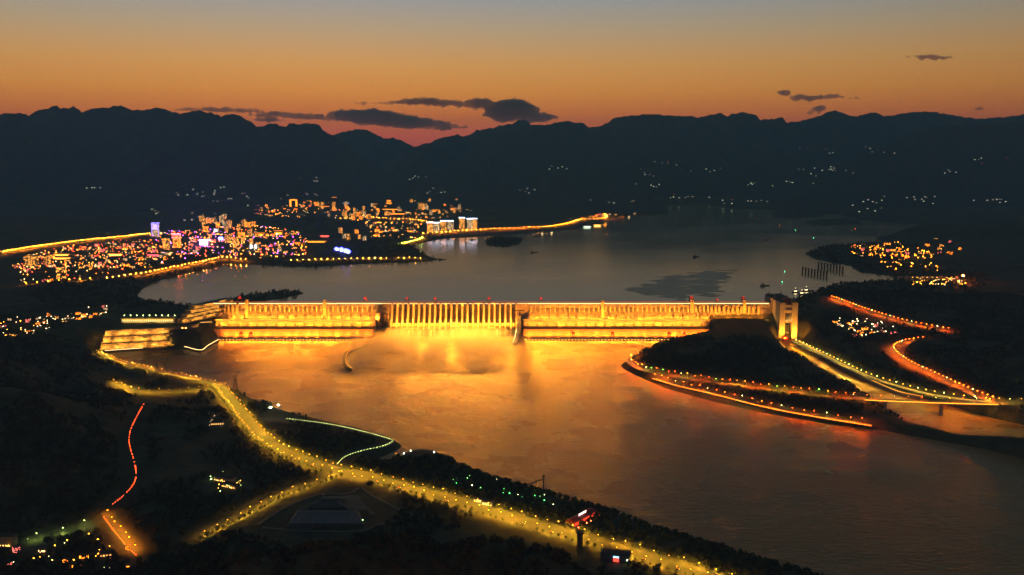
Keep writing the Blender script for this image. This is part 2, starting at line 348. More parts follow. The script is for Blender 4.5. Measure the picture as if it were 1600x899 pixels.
def ground(x, y):
    """ground level at one point, from the built sheet"""
    i = min(max(math.log(max(y, Yn) / Yn) / math.log(RR), 0), NR - 1.001); j = min(max((x / y + TW) / (2 * TW) * (NCc - 1), 0), NCc - 1.001)
    a, b = int(i), int(j); u, v = i - a, j - b
    return float((GH[a, b] * (1 - v) + GH[a, b + 1] * v) * (1 - u) + (GH[a + 1, b] * (1 - v) + GH[a + 1, b + 1] * v) * u)
def wet(x, y):
    i = min(max(int(round(math.log(max(y, Yn) / Yn) / math.log(RR))), 0), NR - 1); j = min(max(int(round((x / y + TW) / (2 * TW) * (NCc - 1))), 0), NCc - 1)
    return min(S0[i, j], S1[i, j])
V = np.stack([GX, GY, GH], -1).reshape(-1, 3)
ii, jj = np.meshgrid(np.arange(NR - 1), np.arange(NCc - 1), indexing='ij'); a = ii * NCc + jj
FQ = np.stack([a, a + 1, a + 1 + NCc, a + NCc], -1)
struct(link('ground', np_mesh('ground', V, FQ.reshape(-1, 4), M['land'], True)), 'dark wooded ground on both banks')

# ------------------------------------------------------------------ water
def water_mat(name, base, rough, amps, murk):
    m = bpy.data.materials.new(name); m.use_nodes = True
    n, l = m.node_tree.nodes, m.node_tree.links; b = n['Principled BSDF']
    b.inputs['Base Color'].default_value = (*base, 1); b.inputs['Roughness'].default_value = rough; b.inputs['IOR'].default_value = 1.333; b.inputs['Specular IOR Level'].default_value = .5
    t = n.new('ShaderNodeTexCoord'); prev = None
    for (sx, sy, rot, sc_, dist, amp, warp) in amps:
        mp = n.new('ShaderNodeMapping'); mp.inputs['Scale'].default_value = (sx, sy, 1); mp.inputs['Rotation'].default_value = (0, 0, R(rot)); l.new(t.outputs['Object'], mp.inputs['Vector'])
        z = n.new('ShaderNodeTexNoise'); z.inputs['Scale'].default_value = sc_; z.inputs['Detail'].default_value = 4; z.inputs['Distortion'].default_value = warp; l.new(mp.outputs[0], z.inputs['Vector'])
        bp = n.new('ShaderNodeBump'); bp.inputs['Distance'].default_value = dist; bp.inputs['Strength'].default_value = amp; l.new(z.outputs['Fac'], bp.inputs['Height'])
        if prev: l.new(prev, bp.inputs['Normal'])
        prev = bp.outputs[0]
    l.new(prev, b.inputs['Normal'])
    z = n.new('ShaderNodeTexNoise'); z.inputs['Scale'].default_value = murk; z.inputs['Detail'].default_value = 5; z.inputs['Distortion'].default_value = .25; l.new(t.outputs['Object'], z.inputs['Vector'])
    r = n.new('ShaderNodeValToRGB'); r.color_ramp.elements[0].position = .3; r.color_ramp.elements[1].position = .7
    r.color_ramp.elements[0].color = (*[c * .9 for c in base], 1); r.color_ramp.elements[1].color = (*[c * 1.06 for c in base], 1)
    l.new(z.outputs['Fac'], r.inputs[0]); l.new(r.outputs[0], b.inputs['Base Color'])
    q = n.new('ShaderNodeMapRange'); q.inputs[1].default_value = .35; q.inputs[2].default_value = .65; q.inputs[3].default_value = rough * .85; q.inputs[4].default_value = rough * 1.25
    l.new(z.outputs['Fac'], q.inputs[0]); l.new(q.outputs[0], b.inputs['Roughness'])
    return m
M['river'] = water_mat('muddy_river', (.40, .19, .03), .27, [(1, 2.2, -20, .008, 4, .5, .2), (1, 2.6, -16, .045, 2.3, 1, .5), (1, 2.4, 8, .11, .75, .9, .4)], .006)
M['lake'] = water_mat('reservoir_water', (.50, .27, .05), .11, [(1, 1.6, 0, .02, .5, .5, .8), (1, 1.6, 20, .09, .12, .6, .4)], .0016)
def sheet(name, S, z, m, label):
    msk = S < 26; q = msk[:-1, :-1] | msk[1:, :-1] | msk[:-1, 1:] | msk[1:, 1:]; f = FQ[q]
    u, inv = np.unique(f, return_inverse=True); v = V[u].copy(); v[:, 2] = z
    return struct(link(name, np_mesh(name, v, inv.reshape(-1, 4), m, True)), label)
S1w = np.where(GY < Y0 + 2, 999, S1)
S0w = np.where((GY > Y0 - 40), 999, S0)
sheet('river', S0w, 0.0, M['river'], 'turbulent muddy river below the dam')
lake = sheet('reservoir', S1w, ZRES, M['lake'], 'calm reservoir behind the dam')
# dark drift of floating weed on the reservoir
b = MB(); o = [(977,455),(1000,448),(1020,437),(1045,432),(1090,427),(1143,419),(1138,428),(1128,440),(1122,448),(1127,456),(1110,464),(1080,461),(1060,470),(1035,464),(1010,459)]
ol = [at(x, y, ZRES)[:2] for x, y in o]; pts = []
for p, q in zip(ol, ol[1:] + ol[:1]):
    n = 7
    for k in range(n):
        t = k / n; pts.append((p[0] + (q[0] - p[0]) * t + rnd.uniform(-9, 9), p[1] + (q[1] - p[1]) * t + rnd.uniform(-14, 14)))
xs_ = [p[0] for p in pts]; ys_ = [p[1] for p in pts]; k = 0
while k < 260:                                   # broken rafts, thinning out towards the edge
    x_, y_ = rnd.uniform(min(xs_), max(xs_)), rnd.uniform(min(ys_), max(ys_)); dd = float(sdf(pts, np.array([x_]), np.array([y_]))[0])
    if dd > 20 * rnd.random(): continue
    k += 1; q = rnd.uniform(16, 46) * (1.0 if dd < -40 else .5); a0 = rnd.uniform(0, 6)
    b.prism([(x_ + q * 1.6 * rnd.uniform(.6, 1.2) * math.cos(a0 + t * .785), y_ + q * rnd.uniform(.6, 1.2) * math.sin(a0 + t * .785)) for t in range(8)], ZRES - .3, ZRES + .12 + .0015 * k)
M['weed'] = mat('floating_weed', (.26, .17, .04), .30, col2=(.36, .24, .07), scale=.02, spec=.4)
tag(b.build('floating_weed', M['weed']), 'dark drift of weed and flotsam on the reservoir behind the dam', 'flotsam', kind='stuff')

# ------------------------------------------------------------------ mountains
def interp(pts, v):
    return np.interp(v, [p[0] for p in pts], [p[1] for p in pts])
def mountain(name, label, ridge, Y, wf, wb, foot, seed, jag=26):
    pxs = np.arange(ridge[0][0], ridge[-1][0] + .1, 2.5); py = interp(ridge, pxs); yr = Y + (fbm(pxs / 90 + seed, pxs * 0 + seed) - .5) * 1400
    P = np.array([atY(a, b, c) for a, b, c in zip(pxs, py, yr)]); zr = P[:, 2] + (fbm(pxs / 5 + seed, pxs * 0 + 3, 4) - .55) * jag * 2.2
    vs_ = np.concatenate([np.linspace(-1, 0, 46), np.linspace(.06, 1, 10)]); rows = []
    for v in vs_:
        yy = P[:, 1] + (v * wf if v < 0 else v * wb); av = abs(v)
        n = fbm(P[:, 0] / 900 + seed + v * .7, yy / 1700 + seed); n2 = fbm(P[:, 0] / 260 + seed + v * 1.5, yy / 900, 4)
        prof = (1 - av) ** 1.15; g = (n - .5) * 1.1 + (n2 - .5) * .55
        z = foot + (zr - foot) * np.clip(prof + g * av ** .6 * (1 - av) ** .5 * .75 - (.06 * min(av * 8, 1)), -.02, 1)
        zmax = ZC + (zr - ZC) * yy / P[:, 1] - 10 if v < 0 else z
        z = np.minimum(z, np.maximum(zmax, foot)) if v < 0 else z
        rows.append(np.stack([P[:, 0] + (fbm(yy / 700, P[:, 0] / 700 + seed) - .5) * 500 * av, yy, z], -1))
    VV = np.array(rows); n, k = VV.shape[:2]
    i, j = np.meshgrid(np.arange(n - 1), np.arange(k - 1), indexing='ij'); a = i * k + j
    return struct(link(name, np_mesh(name, VV.reshape(-1, 3), np.stack([a, a + 1, a + 1 + k, a + k], -1).reshape(-1, 4), M['rock'], True)), label)
RL = [(-260,190),(-150,176),(-60,184),(0,178),(30,176),(45,180),(60,172),(75,169),(88,165),(96,169),(105,169),(115,167),(122,169),(128,175),(140,171),(150,169),(165,168),(185,164),(195,167),(205,171),(228,172),(240,168),(252,170),(268,174),(283,178),(300,174),(312,172),(325,176),(334,177),(345,182),(352,179),(370,179),(378,182),(390,190),(400,196),(411,199),(417,195),(433,193),(437,197),(449,198),(453,192),(470,194),(481,193),(499,194),(505,203),(512,209),(520,212),(530,217),(545,228),(565,244),(590,258),(625,278),(660,292),(700,308)]
RB = [(430,250),(480,232),(515,214),(527,209),(540,205),(555,203),(572,202),(580,205),(590,211),(600,217),(614,215),(628,220),(640,226),(648,230),(680,245),(740,270)]
RRr = [(540,285),(580,262),(610,247),(630,237),(648,229),(670,223),(690,216),(705,212),(716,210),(722,213),(733,212),(745,203),(755,202),(770,199),(785,195),(800,193),(808,188),(820,186),(825,188),(830,194),(845,195),(860,194),(870,191),(888,188),(898,191),(911,192),(916,196),(922,198),(938,198),(950,191),(960,184),(975,181),(985,180),(995,181),(1005,179),(1021,177),(1040,180),(1060,181),(1080,182),(1096,183),(1110,178),(1128,177),(1138,181),(1143,177),(1153,176),(1172,177),(1184,181),(1186,187),(1196,186),(1213,185),(1224,184),(1228,193),(1243,190),(1262,186),(1280,181),(1290,176),(1303,172),(1318,176),(1332,181),(1338,183),(1350,178),(1368,175),(1380,181),(1395,180),(1410,177),(1430,175),(1457,174),(1470,177),(1490,180),(1515,184),(1535,186),(1550,184),(1565,183),(1575,182),(1590,180),(1600,178),(1680,184),(1800,174),(1900,190)]
RF = [(1130,308),(1220,286),(1300,262),(1370,236),(1410,214),(1440,203),(1462,196),(1490,195),(1520,193),(1560,194),(1585,191),(1620,193),(1700,186),(1800,190),(1900,198)]
mountain('mountain_range', 'jagged dark mountain range on the left skyline', RL, 15000, 4900, 3200, 100, 5)
mountain('mountain_peak', 'rounded peak showing through the gap between the ranges', RB, 20500, 3800, 2000, 150, 21)
mountain('mountain_range', 'long jagged mountain range on the right skyline', RRr, 17200, 4700, 2600, 100, 33)
mountain('mountain_spur', 'nearer dark spur below the right skyline', RF, 13200, 3000, 2400, 100, 47)
mountain('foothill', 'low wooded foothills beyond the town', [(-260,262),(-100,255),(0,270),(90,262),(180,280),(300,276),(420,290),(520,296),(600,300),(680,301),(760,296),(840,301),(930,300),(1000,299)], 12200, 2600, 1800, 110, 61, 10)
mountain('foothill', 'low wooded foothills beyond the head of the reservoir', [(640,300),(740,290),(860,282),(960,288),(1060,276),(1160,285),(1260,289),(1340,292),(1450,296),(1600,290),(1800,280),(1900,284)], 14200, 1500, 1500, 100, 71, 10)

# ------------------------------------------------------------------ clouds beyond the range
M['cloud'] = bpy.data.materials.new('cloud_vapour'); M['cloud'].use_nodes = True
n_, l_ = M['cloud'].node_tree.nodes, M['cloud'].node_tree.links; n_.remove(n_['Principled BSDF'])
pv = n_.new('ShaderNodeVolumePrincipled'); pv.inputs['Color'].default_value = (.62, .66, .68, 1); pv.inputs['Density'].default_value = .006; pv.inputs['Anisotropy'].default_value = .2
l_.new(pv.outputs[0], n_['Material Output'].inputs['Volume'])
_ico = None
def icosphere(sub=1):
    import bmesh
    bm = bmesh.new(); bmesh.ops.create_icosphere(bm, subdivisions=sub, radius=1); v = np.array([x.co[:] for x in bm.verts]); f = np.array([[y.index for y in x.verts] for x in bm.faces]); bm.free(); return v, f
IV, IF = icosphere(2)
CTEX = bpy.data.textures.new('cloud_edge', 'CLOUDS'); CTEX.noise_scale = 150; CTEX.noise_depth = 3
def cloud(label, spec, yd, seed):
    """spec: (px, py, half-width px, half-height px, puffs) bars of puffs"""
    r = random.Random(seed); vv = []; ff = []; o = 0; k = yd / F
    for px, py, hw, hh, n in spec:
        for i in range(int(n * 2.2)):
            u = r.uniform(-1, 1); v = r.uniform(-.5, 1) * (1 - abs(u) ** 1.6); c = atY(px + u * hw, py - v * hh * .8, yd); s = hh * k * r.uniform(.36, .95) * (1.05 - .6 * abs(u))
            sx = s * r.uniform(1.4, 2.8); q = IV * np.array([sx, sx, s]); q = q * (1 + .22 * (fbm(IV[:, 0:1] * 2 + i, IV[:, 2:3] * 2 + IV[:, 1:2] + i, 3) - .5))
            vv.append(q + np.array([c[0], c[1] + r.uniform(-.6, .6) * sx, c[2]])); ff.append(IF + o); o += len(IV)
    ob = link('cloud', np_mesh('cloud', np.concatenate(vv), np.concatenate(ff), M['cloud'], True))
    md = ob.modifiers.new('merge', 'REMESH'); md.mode = 'VOXEL'; md.voxel_size = 26.0; md.use_smooth_shade = True; dm = ob.modifiers.new('ragged', 'DISPLACE'); dm.texture = CTEX; dm.strength = 170; dm.mid_level = .55; dm.texture_coords = 'GLOBAL'
    return tag(ob, label, 'cloud', 'dusk clouds above the range')
cloud('long flat dark cloud bank above the gap in the mountains', [(545,180,32,7,36),(580,184,60,10,80),(640,193,60,8,60),(690,199,40,5,36),(520,186,26,4,20)], 31000, 1)
cloud('ragged dark cloud rising into a peak over the range', [(600,162,80,2,40),(660,160,50,6,50),(700,163,40,5,40),(750,161,30,6,36),(765,166,50,6,40),(800,172,36,12,60),(830,184,36,8,50),(790,180,30,10,40)], 29500, 2)
cloud('thin low cloud lying along the left range', [(330,172,60,4,40),(375,174,40,4,30),(430,180,40,4,40),(480,183,34,5,40),(420,188,26,4,20)], 31500, 3)
cloud('small dark cloud above the right range', [(1270,154,30,4,30),(1250,153,12,5,14),(1300,152,18,4,18),(1335,154,12,2,8)], 30500, 4)
cloud('tiny cloud puff beside the small right cloud', [(1225,146,8,5,12)], 30500, 5)
cloud('thin lone cloud high in the right of the sky', [(1445,89,28,3,26),(1455,91,24,4,20),(1482,91,10,2,6)], 30500, 6)
cloud('faint cloud wisps low over the right range', [(1280,171,12,4,10),(1270,177,16,2,9)], 31000, 7)
cloud('tiny cloud puff low over the right ridge', [(1529,171,8,3,8)], 31000, 8)
# ------------------------------------------------------------------ the dam
FLOOD_C = (1.0, .27, .010)
M['strip'] = emis('crest_light', (1, .62, .22), 5)
M['strip_amber'] = emis('ledge_light', (1, .42, .04), 3.0)
M['strip_red'] = emis('red_line_light', (1, .12, .02), 1.2)
M['strip_cool'] = emis('railing_light', (.80, 1, .30), 7)
M['slot'] = emis('tailrace_lamp', (1, .50, .07), 4.5)
M['redglow'] = emis('red_lamp', (1, .05, .02), 2.0)
def flood(parent, loc, size, energy, aim, col=FLOOD_C, spread=160, frac=.3, taper=0):
    """a bare area light for a row of floodlights, no housing built; aim = direction"""
    l = bpy.data.lights.new('floodlight', 'AREA'); l.shape = 'RECTANGLE'; l.size, l.size_y = size; l.energy = energy; l.color = col; l.spread = R(spread)
    o = bpy.data.objects.new('floodlight', l); COL.objects.link(o); o.location = loc; o.parent = parent
    o.rotation_euler = Vector(aim).to_track_quat('-Z', 'Y').to_euler(); return o
dam = thing('dam', 'huge floodlit concrete gravity dam right across the river', 'dam', (0, 0, 0))
PY = lambda d: Y0 + d
CREST = [(12, -14), (12, 117), (-9, 117), (-9, 98), (-40, 63), (-40, -14)]
def dam_wall(x0, x1): return MB().prof([(Y0 + a, z) for a, z in CREST], x0, x1).build('dam_wall', M['concrete'], dam)
for x0, x1 in ((XL, DX(388) - 9), (DX(388) + 9, DX(509) - 7), (DX(509) + 7, XS0 - 24)): dam_wall(x0, x1)
dam_wall(XS1 + 40, DX(941) - 7); dam_wall(DX(941) + 7, XR - 40)
MB().prof([(Y0 + a, z) for a, z in [(12, -14), (12, 117), (-9, 117), (-9, 98), (-34, 69), (-34, 20)]], XR - 40, XE + 8).build('dam_wall', M['concrete'], dam)
# elevator towers
tm = MB().box((0, 0, 63), (13, 16, 61)).box((0, 0, 124), (10, 12, 7)).box((0, 0, 131), (14, 15, 1.2)).mesh('elevator_tower', M['concrete2'])
for px in (388, 509, 941, 1080, 1161): link('elevator_tower', tm, dam, (DX(px), PY(-16), 0))
# framework of posts and beams on the downstream face
post = MB().box((0, 0, 82), (3.4, 7, 27)).mesh('post', M['pale'])
pen = []; x = -math.pi
pp = [(7 * math.cos(t), 7 * math.sin(t)) for t in np.linspace(math.pi, 2 * math.pi, 7)]
pb = MB(); P = []
for yy, z in ((-10, 97), (-26, 80), (-42, 64)):
    for a, c in pp: P.append((a, yy + c * .8, z + c * .35))
pb.poly(P, [(i + 7 * k, i + 1 + 7 * k, i + 8 + 7 * k, i + 7 + 7 * k) for k in range(2) for i in range(6)])
penm = pb.mesh('penstock', M['concrete'])
def face(x0, x1, step, grid=0, pen_off=0.5):
    n = max(1, round((x1 - x0) / step)); d = (x1 - x0) / n
    for i in range(n + 1): link('post', post, dam, (x0 + i * d, PY(-17), 0))
    for z in (108.5,) + ((97, 88) if grid else ()):
        MB().box(((x0 + x1) / 2, PY(-16.5), z), (x1 - x0 - 2.7, 2.4, 1.6)).build('beam', M['concrete2'], dam)
    for i in range(n):
        if not grid and i % 2 == 0: link('penstock', penm, dam, (x0 + (i + pen_off) * d, PY(0), 0))
face(DX(393), DX(416), 18, 1); face(DX(418), DX(503), 18); face(DX(514), DX(590), 18)
face(DX(822), DX(935), 18); face(DX(946), DX(1074), 18); face(DX(1086), DX(1155), 16, 0)
# blocks on the left non-overflow part
blk = MB().box((0, 0, 66), (8, 20, 44), 0, 0).mesh('buttress', M['concrete'])
for px in (342, 348, 354, 360, 366, 373): link('buttress', blk, dam, (DX(px), PY(-14), 2 + .2 * (px - 342)))
for px in (1110, 1116, 1122, 1129, 1136, 1143, 1150, 1156, 1168, 1175, 1183): link('buttress', blk, dam, (DX(px), PY(-16), 1))
# crest road, parapets and the two light lines
MB().box(((XL + XE) / 2, PY(1.5), 117.15), (XE - XL, 20.6, .5)).build('crest_road', M['asphalt'], dam)
for yy, h in ((-9.6, 1.5), (12.4, 1.5)): MB().box(((XL + XE) / 2, PY(yy), 117), (XE - XL, .7, h)).build('parapet', M['concrete2'], dam)
n = 46
for i in range(n):
    x0 = XL + (XE - XL) * i / n; x1 = XL + (XE - XL) * (i + 1) / n
    MB().box(((x0 + x1) / 2, PY(-10.8), 116.2), (x1 - x0 - .8, 1.5, 1.7)).build('light_strip', M['strip'], dam)
    MB().box(((x0 + x1) / 2, PY(12.4), 119.4), (x1 - x0 - 2.5, .6, 1.0)).build('light_strip', M['strip_red'], dam)
# spillway: 23 bays, curved piers
prof = [(12, -14), (12, 118), (-20, 118), (-22, 104), (-23, 92), (-26, 82), (-32, 72), (-40, 62), (-50, 54), (-58, 50), (-62, 48), (-62, 30), (-70, 30), (-70, -14)]
pier = MB().prof([(a, z) for a, z in prof], -3.3, 3.3).mesh('pier', M['pale'])
chute = [(8, -14), (8, 96), (3, 99), (-3, 96), (-8, 84), (-13, 70), (-22, 58), (-36, 47), (-50, 42), (-56, 42), (-56, -14)]
NB = 23; XA, XB = XS0 + 6, XS1 - 6; bw = (XB - XA) / NB
chm = MB().prof(chute, 3.32, bw - 3.32).mesh('spillway_chute', M['chute'])
tooth = MB().box((0, 0, 38), (5.6, 9, 11)).mesh('gate_block', M['concrete2'])
outl = MB().prof([(-56.2, -14), (-56.2, 33), (-66, 33), (-72, 26), (-72, -14)], 3.34, bw - 3.34).mesh('deep_outlet', M['darkcon'])
hole = MB().box((0, -72.4, 20), (7, .7, 9)).mesh('outlet_mouth', M['steel'])
gate = MB().box((0, -1, 96), (bw - 6.8, 1.4, 14)).mesh('gate', M['darkcon'])
for i in range(NB + 1): link('pier', pier, dam, (XA + i * bw, Y0, 0))
for i in range(NB):
    link('spillway_chute', chm, dam, (XA + i * bw, Y0, 0)); link('gate_block', tooth, dam, (XA + (i + .5) * bw, Y0 - 60.6, 0))
    d_ = link('deep_outlet', outl, dam, (XA + i * bw, Y0, 0)); link('outlet_mouth', hole, d_, (bw / 2, 0, 0)); link('gate', gate, dam, (XA + (i + .5) * bw, Y0, 0))
MB().box(((XA + XB) / 2, PY(-5), 117.2), (XB - XA + 4, 14, 3)).build('spillway_bridge', M['concrete2'], dam)
# end blocks of the spillway and training walls
def block(name, px0, px1, y0, y1, z0, z1, m='concrete', parent=None, dx=0):
    x0, x1 = DX(px0), DX(px1); return MB().box(((x0 + x1) / 2 + dx, PY((y0 + y1) / 2), z0), (x1 - x0, abs(y1 - y0), z1 - z0)).build(name, M[m], parent or dam)
block('end_block', 597, 613, -20, 12, -14, 117, 'concrete'); block('end_block', 806.2, 826, -22, 12, -14, 117, 'concrete2')
b = MB()
for k in range(2): b.bar((DX(588 + 11 * k) + 14, PY(-40), 20), (DX(588 + 11 * k) + 14, PY(-40), 88), 12, 12, 14)
b.build('silo_tower', M['concrete'], dam)
block('stair_block', 599, 603, -60, -20, -14, 84, 'darkcon'); block('stair_block', 605, 611, -78, -20, -14, 60, 'darkcon')
def wall_path(name, pts, w, h, m, label=None):
    return MB().strip(pts, -w / 2, w / 2, 0, h, ).build(name, M[m], dam)
rw = [(DX(811), PY(-22), 78), (DX(811), PY(-80), 70), (DX(809.5), PY(-150), 42), (DX(807), PY(-200), 22), (DX(804), PY(-240), 10)]
MB().strip(rw, -7, 7, 0, 95).build('training_wall', M['concrete'], dam)
MB().strip(rw[2:], 6, 7.6, 1.6, 1.2).build('light_strip', M['strip'], dam)
MB().box((DX(812), PY(-60), 78), (5, 5, 18)).box((DX(812), PY(-60), 96), (34, 10, 3)).build('lamp_platform', M['darkcon'], dam)
MB().box((DX(608), PY(-70), 60), (4, 4, 24)).box((DX(607), PY(-70), 84), (18, 8, 3)).build('lamp_platform', M['darkcon'], dam)
lw = ppath([(598,524,14),(580,530,13),(562,541,12),(543,549,11),(538,560,10),(540,570,9),(549,577,9)], step=10)
gw = thing('guide_wall', 'curved concrete guide wall standing in the river by the spray', 'wall')
MB().strip(lw, -5, 5, 0, 16).build('wall', M['darkcon'], gw)
MB().strip(lw, -5.4, -4.6, .9, .9).build('light_strip', M['strip_amber'], gw)
# floodlights on the face: rows on the ledges, as on the real dam
CRESTP = 560
def rows(x0, x1, d, z, size, e, aim, step=60, parent=dam, col=FLOOD_C, spread=160, frac=.3, taper=0):
    n = max(1, round((x1 - x0) / step)); s = (x1 - x0) / n
    for i in range(n):
        k = rnd.uniform(.8, 1.2); x = x0 + (i + .5) * s; k *= min(1, (x1 - x) / taper) if taper else 1
        flood(parent, (x, PY(d), z), (s * frac, size), e * s * k, aim, col, spread)
rows(XL + 70, XS0 - 30, -57, 64.5, 2.0, 2600, (0, 1, .75), 36); rows(XS1 + 46, XR + 10, -57, 64.5, 2.0, 2600, (0, 1, .75), 36)
rows(XR + 10, XE - 20, -62, 74, 2.5, 2200, (0, 1, .7), 40)
rows(XL + 12, XL + 78, -60, 62, 2.5, 1600, (0, 1, .9))
rows(XA, XB, -82, 46, 2.5, 3000, (0, 1, .55), 42); rows(XA, XB, -22, 121, 1.5, 300, (0, .12, -1))

# added unseen lights over the pier tops, put in to brighten basin and spray
rows(XA, XB, -24, 121.5, 2.0, 5000, (0, -.74, -.67), 42, dam, (1, .34, .025), 80)
# added unseen area lights under the crest parapet, put in to gild the river
rows(XL + 90, XS0 - 70, -11.5, 113.5, 1.4, CRESTP, (0, -.955, -.297), 62, dam, (1, .30, .015), 46, .9); rows(XS0 - 70, XS1 + 30, -21.5, 113.5, 1.4, CRESTP * .6, (0, -.955, -.297), 62, dam, (1, .30, .015), 46, .9); rows(XS1 + 30, DX(1050), -11.5, 113.5, 1.4, CRESTP, (0, -.955, -.297), 62, dam, (1, .30, .015), 46, .9, 420)
# ------------------------------------------------------------------ powerhouses
arch = MB(); pa = [(5.4 * math.cos(t), 43 + 6.5 * math.sin(t)) for t in np.linspace(0, math.pi, 9)] + [(-5.4, 38.2), (5.4, 38.2)]
arch.poly([(a, -.8, z) for a, z in pa], [tuple(range(len(pa)))]); q = [(a * .78, (z - 38.2) * .86 + 38.2) for a, z in pa]
arch.v = []; arch.f = []; arch.m = []
nP = len(pa); arch.poly([(a, -1.2, z) for a, z in pa] + [(a, -1.2, z) for a, z in q] + [(a, 0, z) for a, z in pa] + [(a, 0, z) for a, z in q],
    [(i, (i + 1) % nP, (i + 1) % nP + nP, i + nP) for i in range(nP)] + [(i + 2 * nP, (i + 1) % nP + 2 * nP, (i + 1) % nP, i) for i in range(nP)] + [(i + nP, (i + 1) % nP + nP, (i + 1) % nP + 3 * nP, i + 3 * nP) for i in range(nP)])
archm = arch.mesh('arch_surround', M['concrete2'])
inner = MB().poly([(a, -.15, z) for a, z in q], [tuple(range(nP))[::-1]]).mesh('arch_shade_panel', M['darkcon'])  # flat dark panel painted for the shade inside the arch recess
vent = MB().box((0, -.6, 58), (9, 1, 2)).mesh('vent', M['steel'])
pipier = MB().prof([(-148.5, -14), (-148.5, 9.3), (-152, 9.3), (-155, 3), (-157, -14)], -2.2, 2.2).mesh('tailrace_pier', M['concrete'])
slot = MB().box((0, -146.4, 1.5), (4.6, .5, 7.0)).mesh('slot_lamp', M['slot'])
def powerhouse(label, x0, x1):
    p = thing('powerhouse', label, 'powerhouse')
    MB().prof([(PY(-40.2), 30), (PY(-40.2), 63.3), (PY(-60), 63.3), (PY(-60), 30)], x0 + 4, x1).build('upper_hall', M['concrete2'], p)
    w_ = (x1 - x0) / 12
    for i in range(12):       # roof slabs and wall panels of the main hall
        a, c = x0 + i * w_, x0 + (i + 1) * w_
        MB().prof([(PY(-60.2), 36.6), (PY(-60.2), 37.8), (PY(-117), 37.8), (PY(-117), 36.6)], a + .3, c - .3).build('roof_slab', M['roof'], p)
        MB().prof([(PY(-60.3), -14), (PY(-60.3), 36.5), (PY(-114.6), 36.5), (PY(-114.6), -14)], a, c).build('wall_panel', M['concrete2'], p)
        MB().box((c, PY(-114.9), 10.2), (.9, 1.2, 26)).build('pilaster', M['concrete'], p)
        MB().box(((a + c) / 2, PY(-60.6), 61.6), (w_ - 1.2, .9, 1.2)).build('ledge_light', M['strip_amber'], p)
    n = round((x1 - x0) / 37)
    for i in range(n):
        x = x0 + (i + .5) * (x1 - x0) / n; d_ = link('arch_surround', archm, p, (x, PY(-60), 0)); link('arch_shade_panel', inner, d_)
        if i % 3 == 1: link('vent', vent, p, (x + 8, PY(-60), 0))
    MB().prof([(PY(-114.7), 4), (PY(-114.7), 9.2), (PY(-151), 9.2), (PY(-151), 7.6), (PY(-147), 4)], x0 + 2, x1 - 2).build('tailrace_deck', M['concrete'], p)
    MB().box(((x0 + x1) / 2, PY(-150.4), 9.2), (x1 - x0 - 4, .5, 1.2)).build('parapet', M['concrete2'], p)
    MB().box(((x0 + x1) / 2, PY(-140), -14), (x1 - x0 - 4, 12, 17.9)).build('tailrace_wall', M['darkcon'], p)
    n = round((x1 - x0) / 12.4)
    for i in range(n + 1): link('tailrace_pier', pipier, p, (x0 + 3 + i * (x1 - x0 - 6) / n, Y0, 0))
    for i in range(n): link('slot_lamp', slot, p, (x0 + 3 + (i + .5) * (x1 - x0 - 6) / n, Y0, 0))
    rows(x0 + 8, x1 - 4, -80, 39.2, 2.0, 1150, (0, 1, .5), 37, p, (1, .28, .012)); rows(x0 + 6, x1 - 4, -134, 10.6, 2.0, 1550, (0, 1, .5), 37, p, (1, .19, .007))
    rows(x0 + 6, x1 - 6, -153.5, 8.4, 1.0, 620, (0, -.78, -.62), 62, p, (1, .20, .008), 88, .9)  # added row aimed down, put in to make the water at the toe glow
    return p
powerhouse('long low floodlit powerhouse at the toe of the dam left of the spillway', DX(342), DX(590))
powerhouse('long low floodlit powerhouse at the toe of the dam right of the spillway', DX(817), DX(1099))

# gantry cranes
def crane_mesh():
    d = {}
    b = MB()
    for sx in (-1, 1):
        for sy in (-1, 1): b.bar((sx * 7, sy * 7, 0), (sx * 6, sy * 6, 17), .9, .8)
        b.bar((sx * 6.5, -7, 8), (sx * 6.5, 7, 8), .6); b.bar((sx * 7, -7, .8), (sx * 6.2, 6.2, 15), .4)
    d['portal_frame'] = b.mesh('portal_frame', M['redsteel'])
    d['machine_house'] = MB().box((0, 0, 17), (15, 15, 6)).box((0, 0, 23), (9, 11, 3)).mesh('machine_house', M['redsteel'])
    d['jib'] = MB().bar((0, 5, 20), (0, -16, 22), .9, .6).box((0, -16, 19), (1.4, 1.4, 3)).mesh('jib', M['redsteel'])
    d['red_lamp'] = MB().box((0, -8, 20), (9, .8, 2.6)).mesh('red_lamp', M['redglow'])
    d['lamp_ring'] = MB().box((0, 0, 26.2), (6, 6, .8)).mesh('lamp_ring', M['redglow'])
    return d
CR = crane_mesh()
def crane(label, x, y, z, s=1.0, group='cranes on the dam crest', ring=True):
    t = thing('gantry_crane', label, 'crane', (x, y, z), 0, group, s)
    for k, m in CR.items():
        if k == 'lamp_ring' and not ring: continue
        link(k, m, t)
    return t
names = ['red gantry crane at the left end of the dam crest', 'red gantry crane on the crest left of the spillway', 'leftmost red gantry crane over the spillway bays', 'second red gantry crane over the spillway bays',
         'red gantry crane over the right part of the spillway', 'red gantry crane on the crest right of the spillway', 'red gantry crane on the crest above a tall elevator shaft', 'smaller red gantry crane near the right end of the crest', 'rightmost red gantry crane on the dam crest']
for px, l_, s in zip((375, 571, 636, 680, 764, 845, 1080, 1120, 1161), names, (.95, .85, .8, .8, .85, .8, .95, .6, .9)): crane(l_, DX(px), PY(1.5), 117.7 + (14.2 if px in (1080, 1161) else 0) - (0 if px not in (1080, 1161) else 14.2), s)
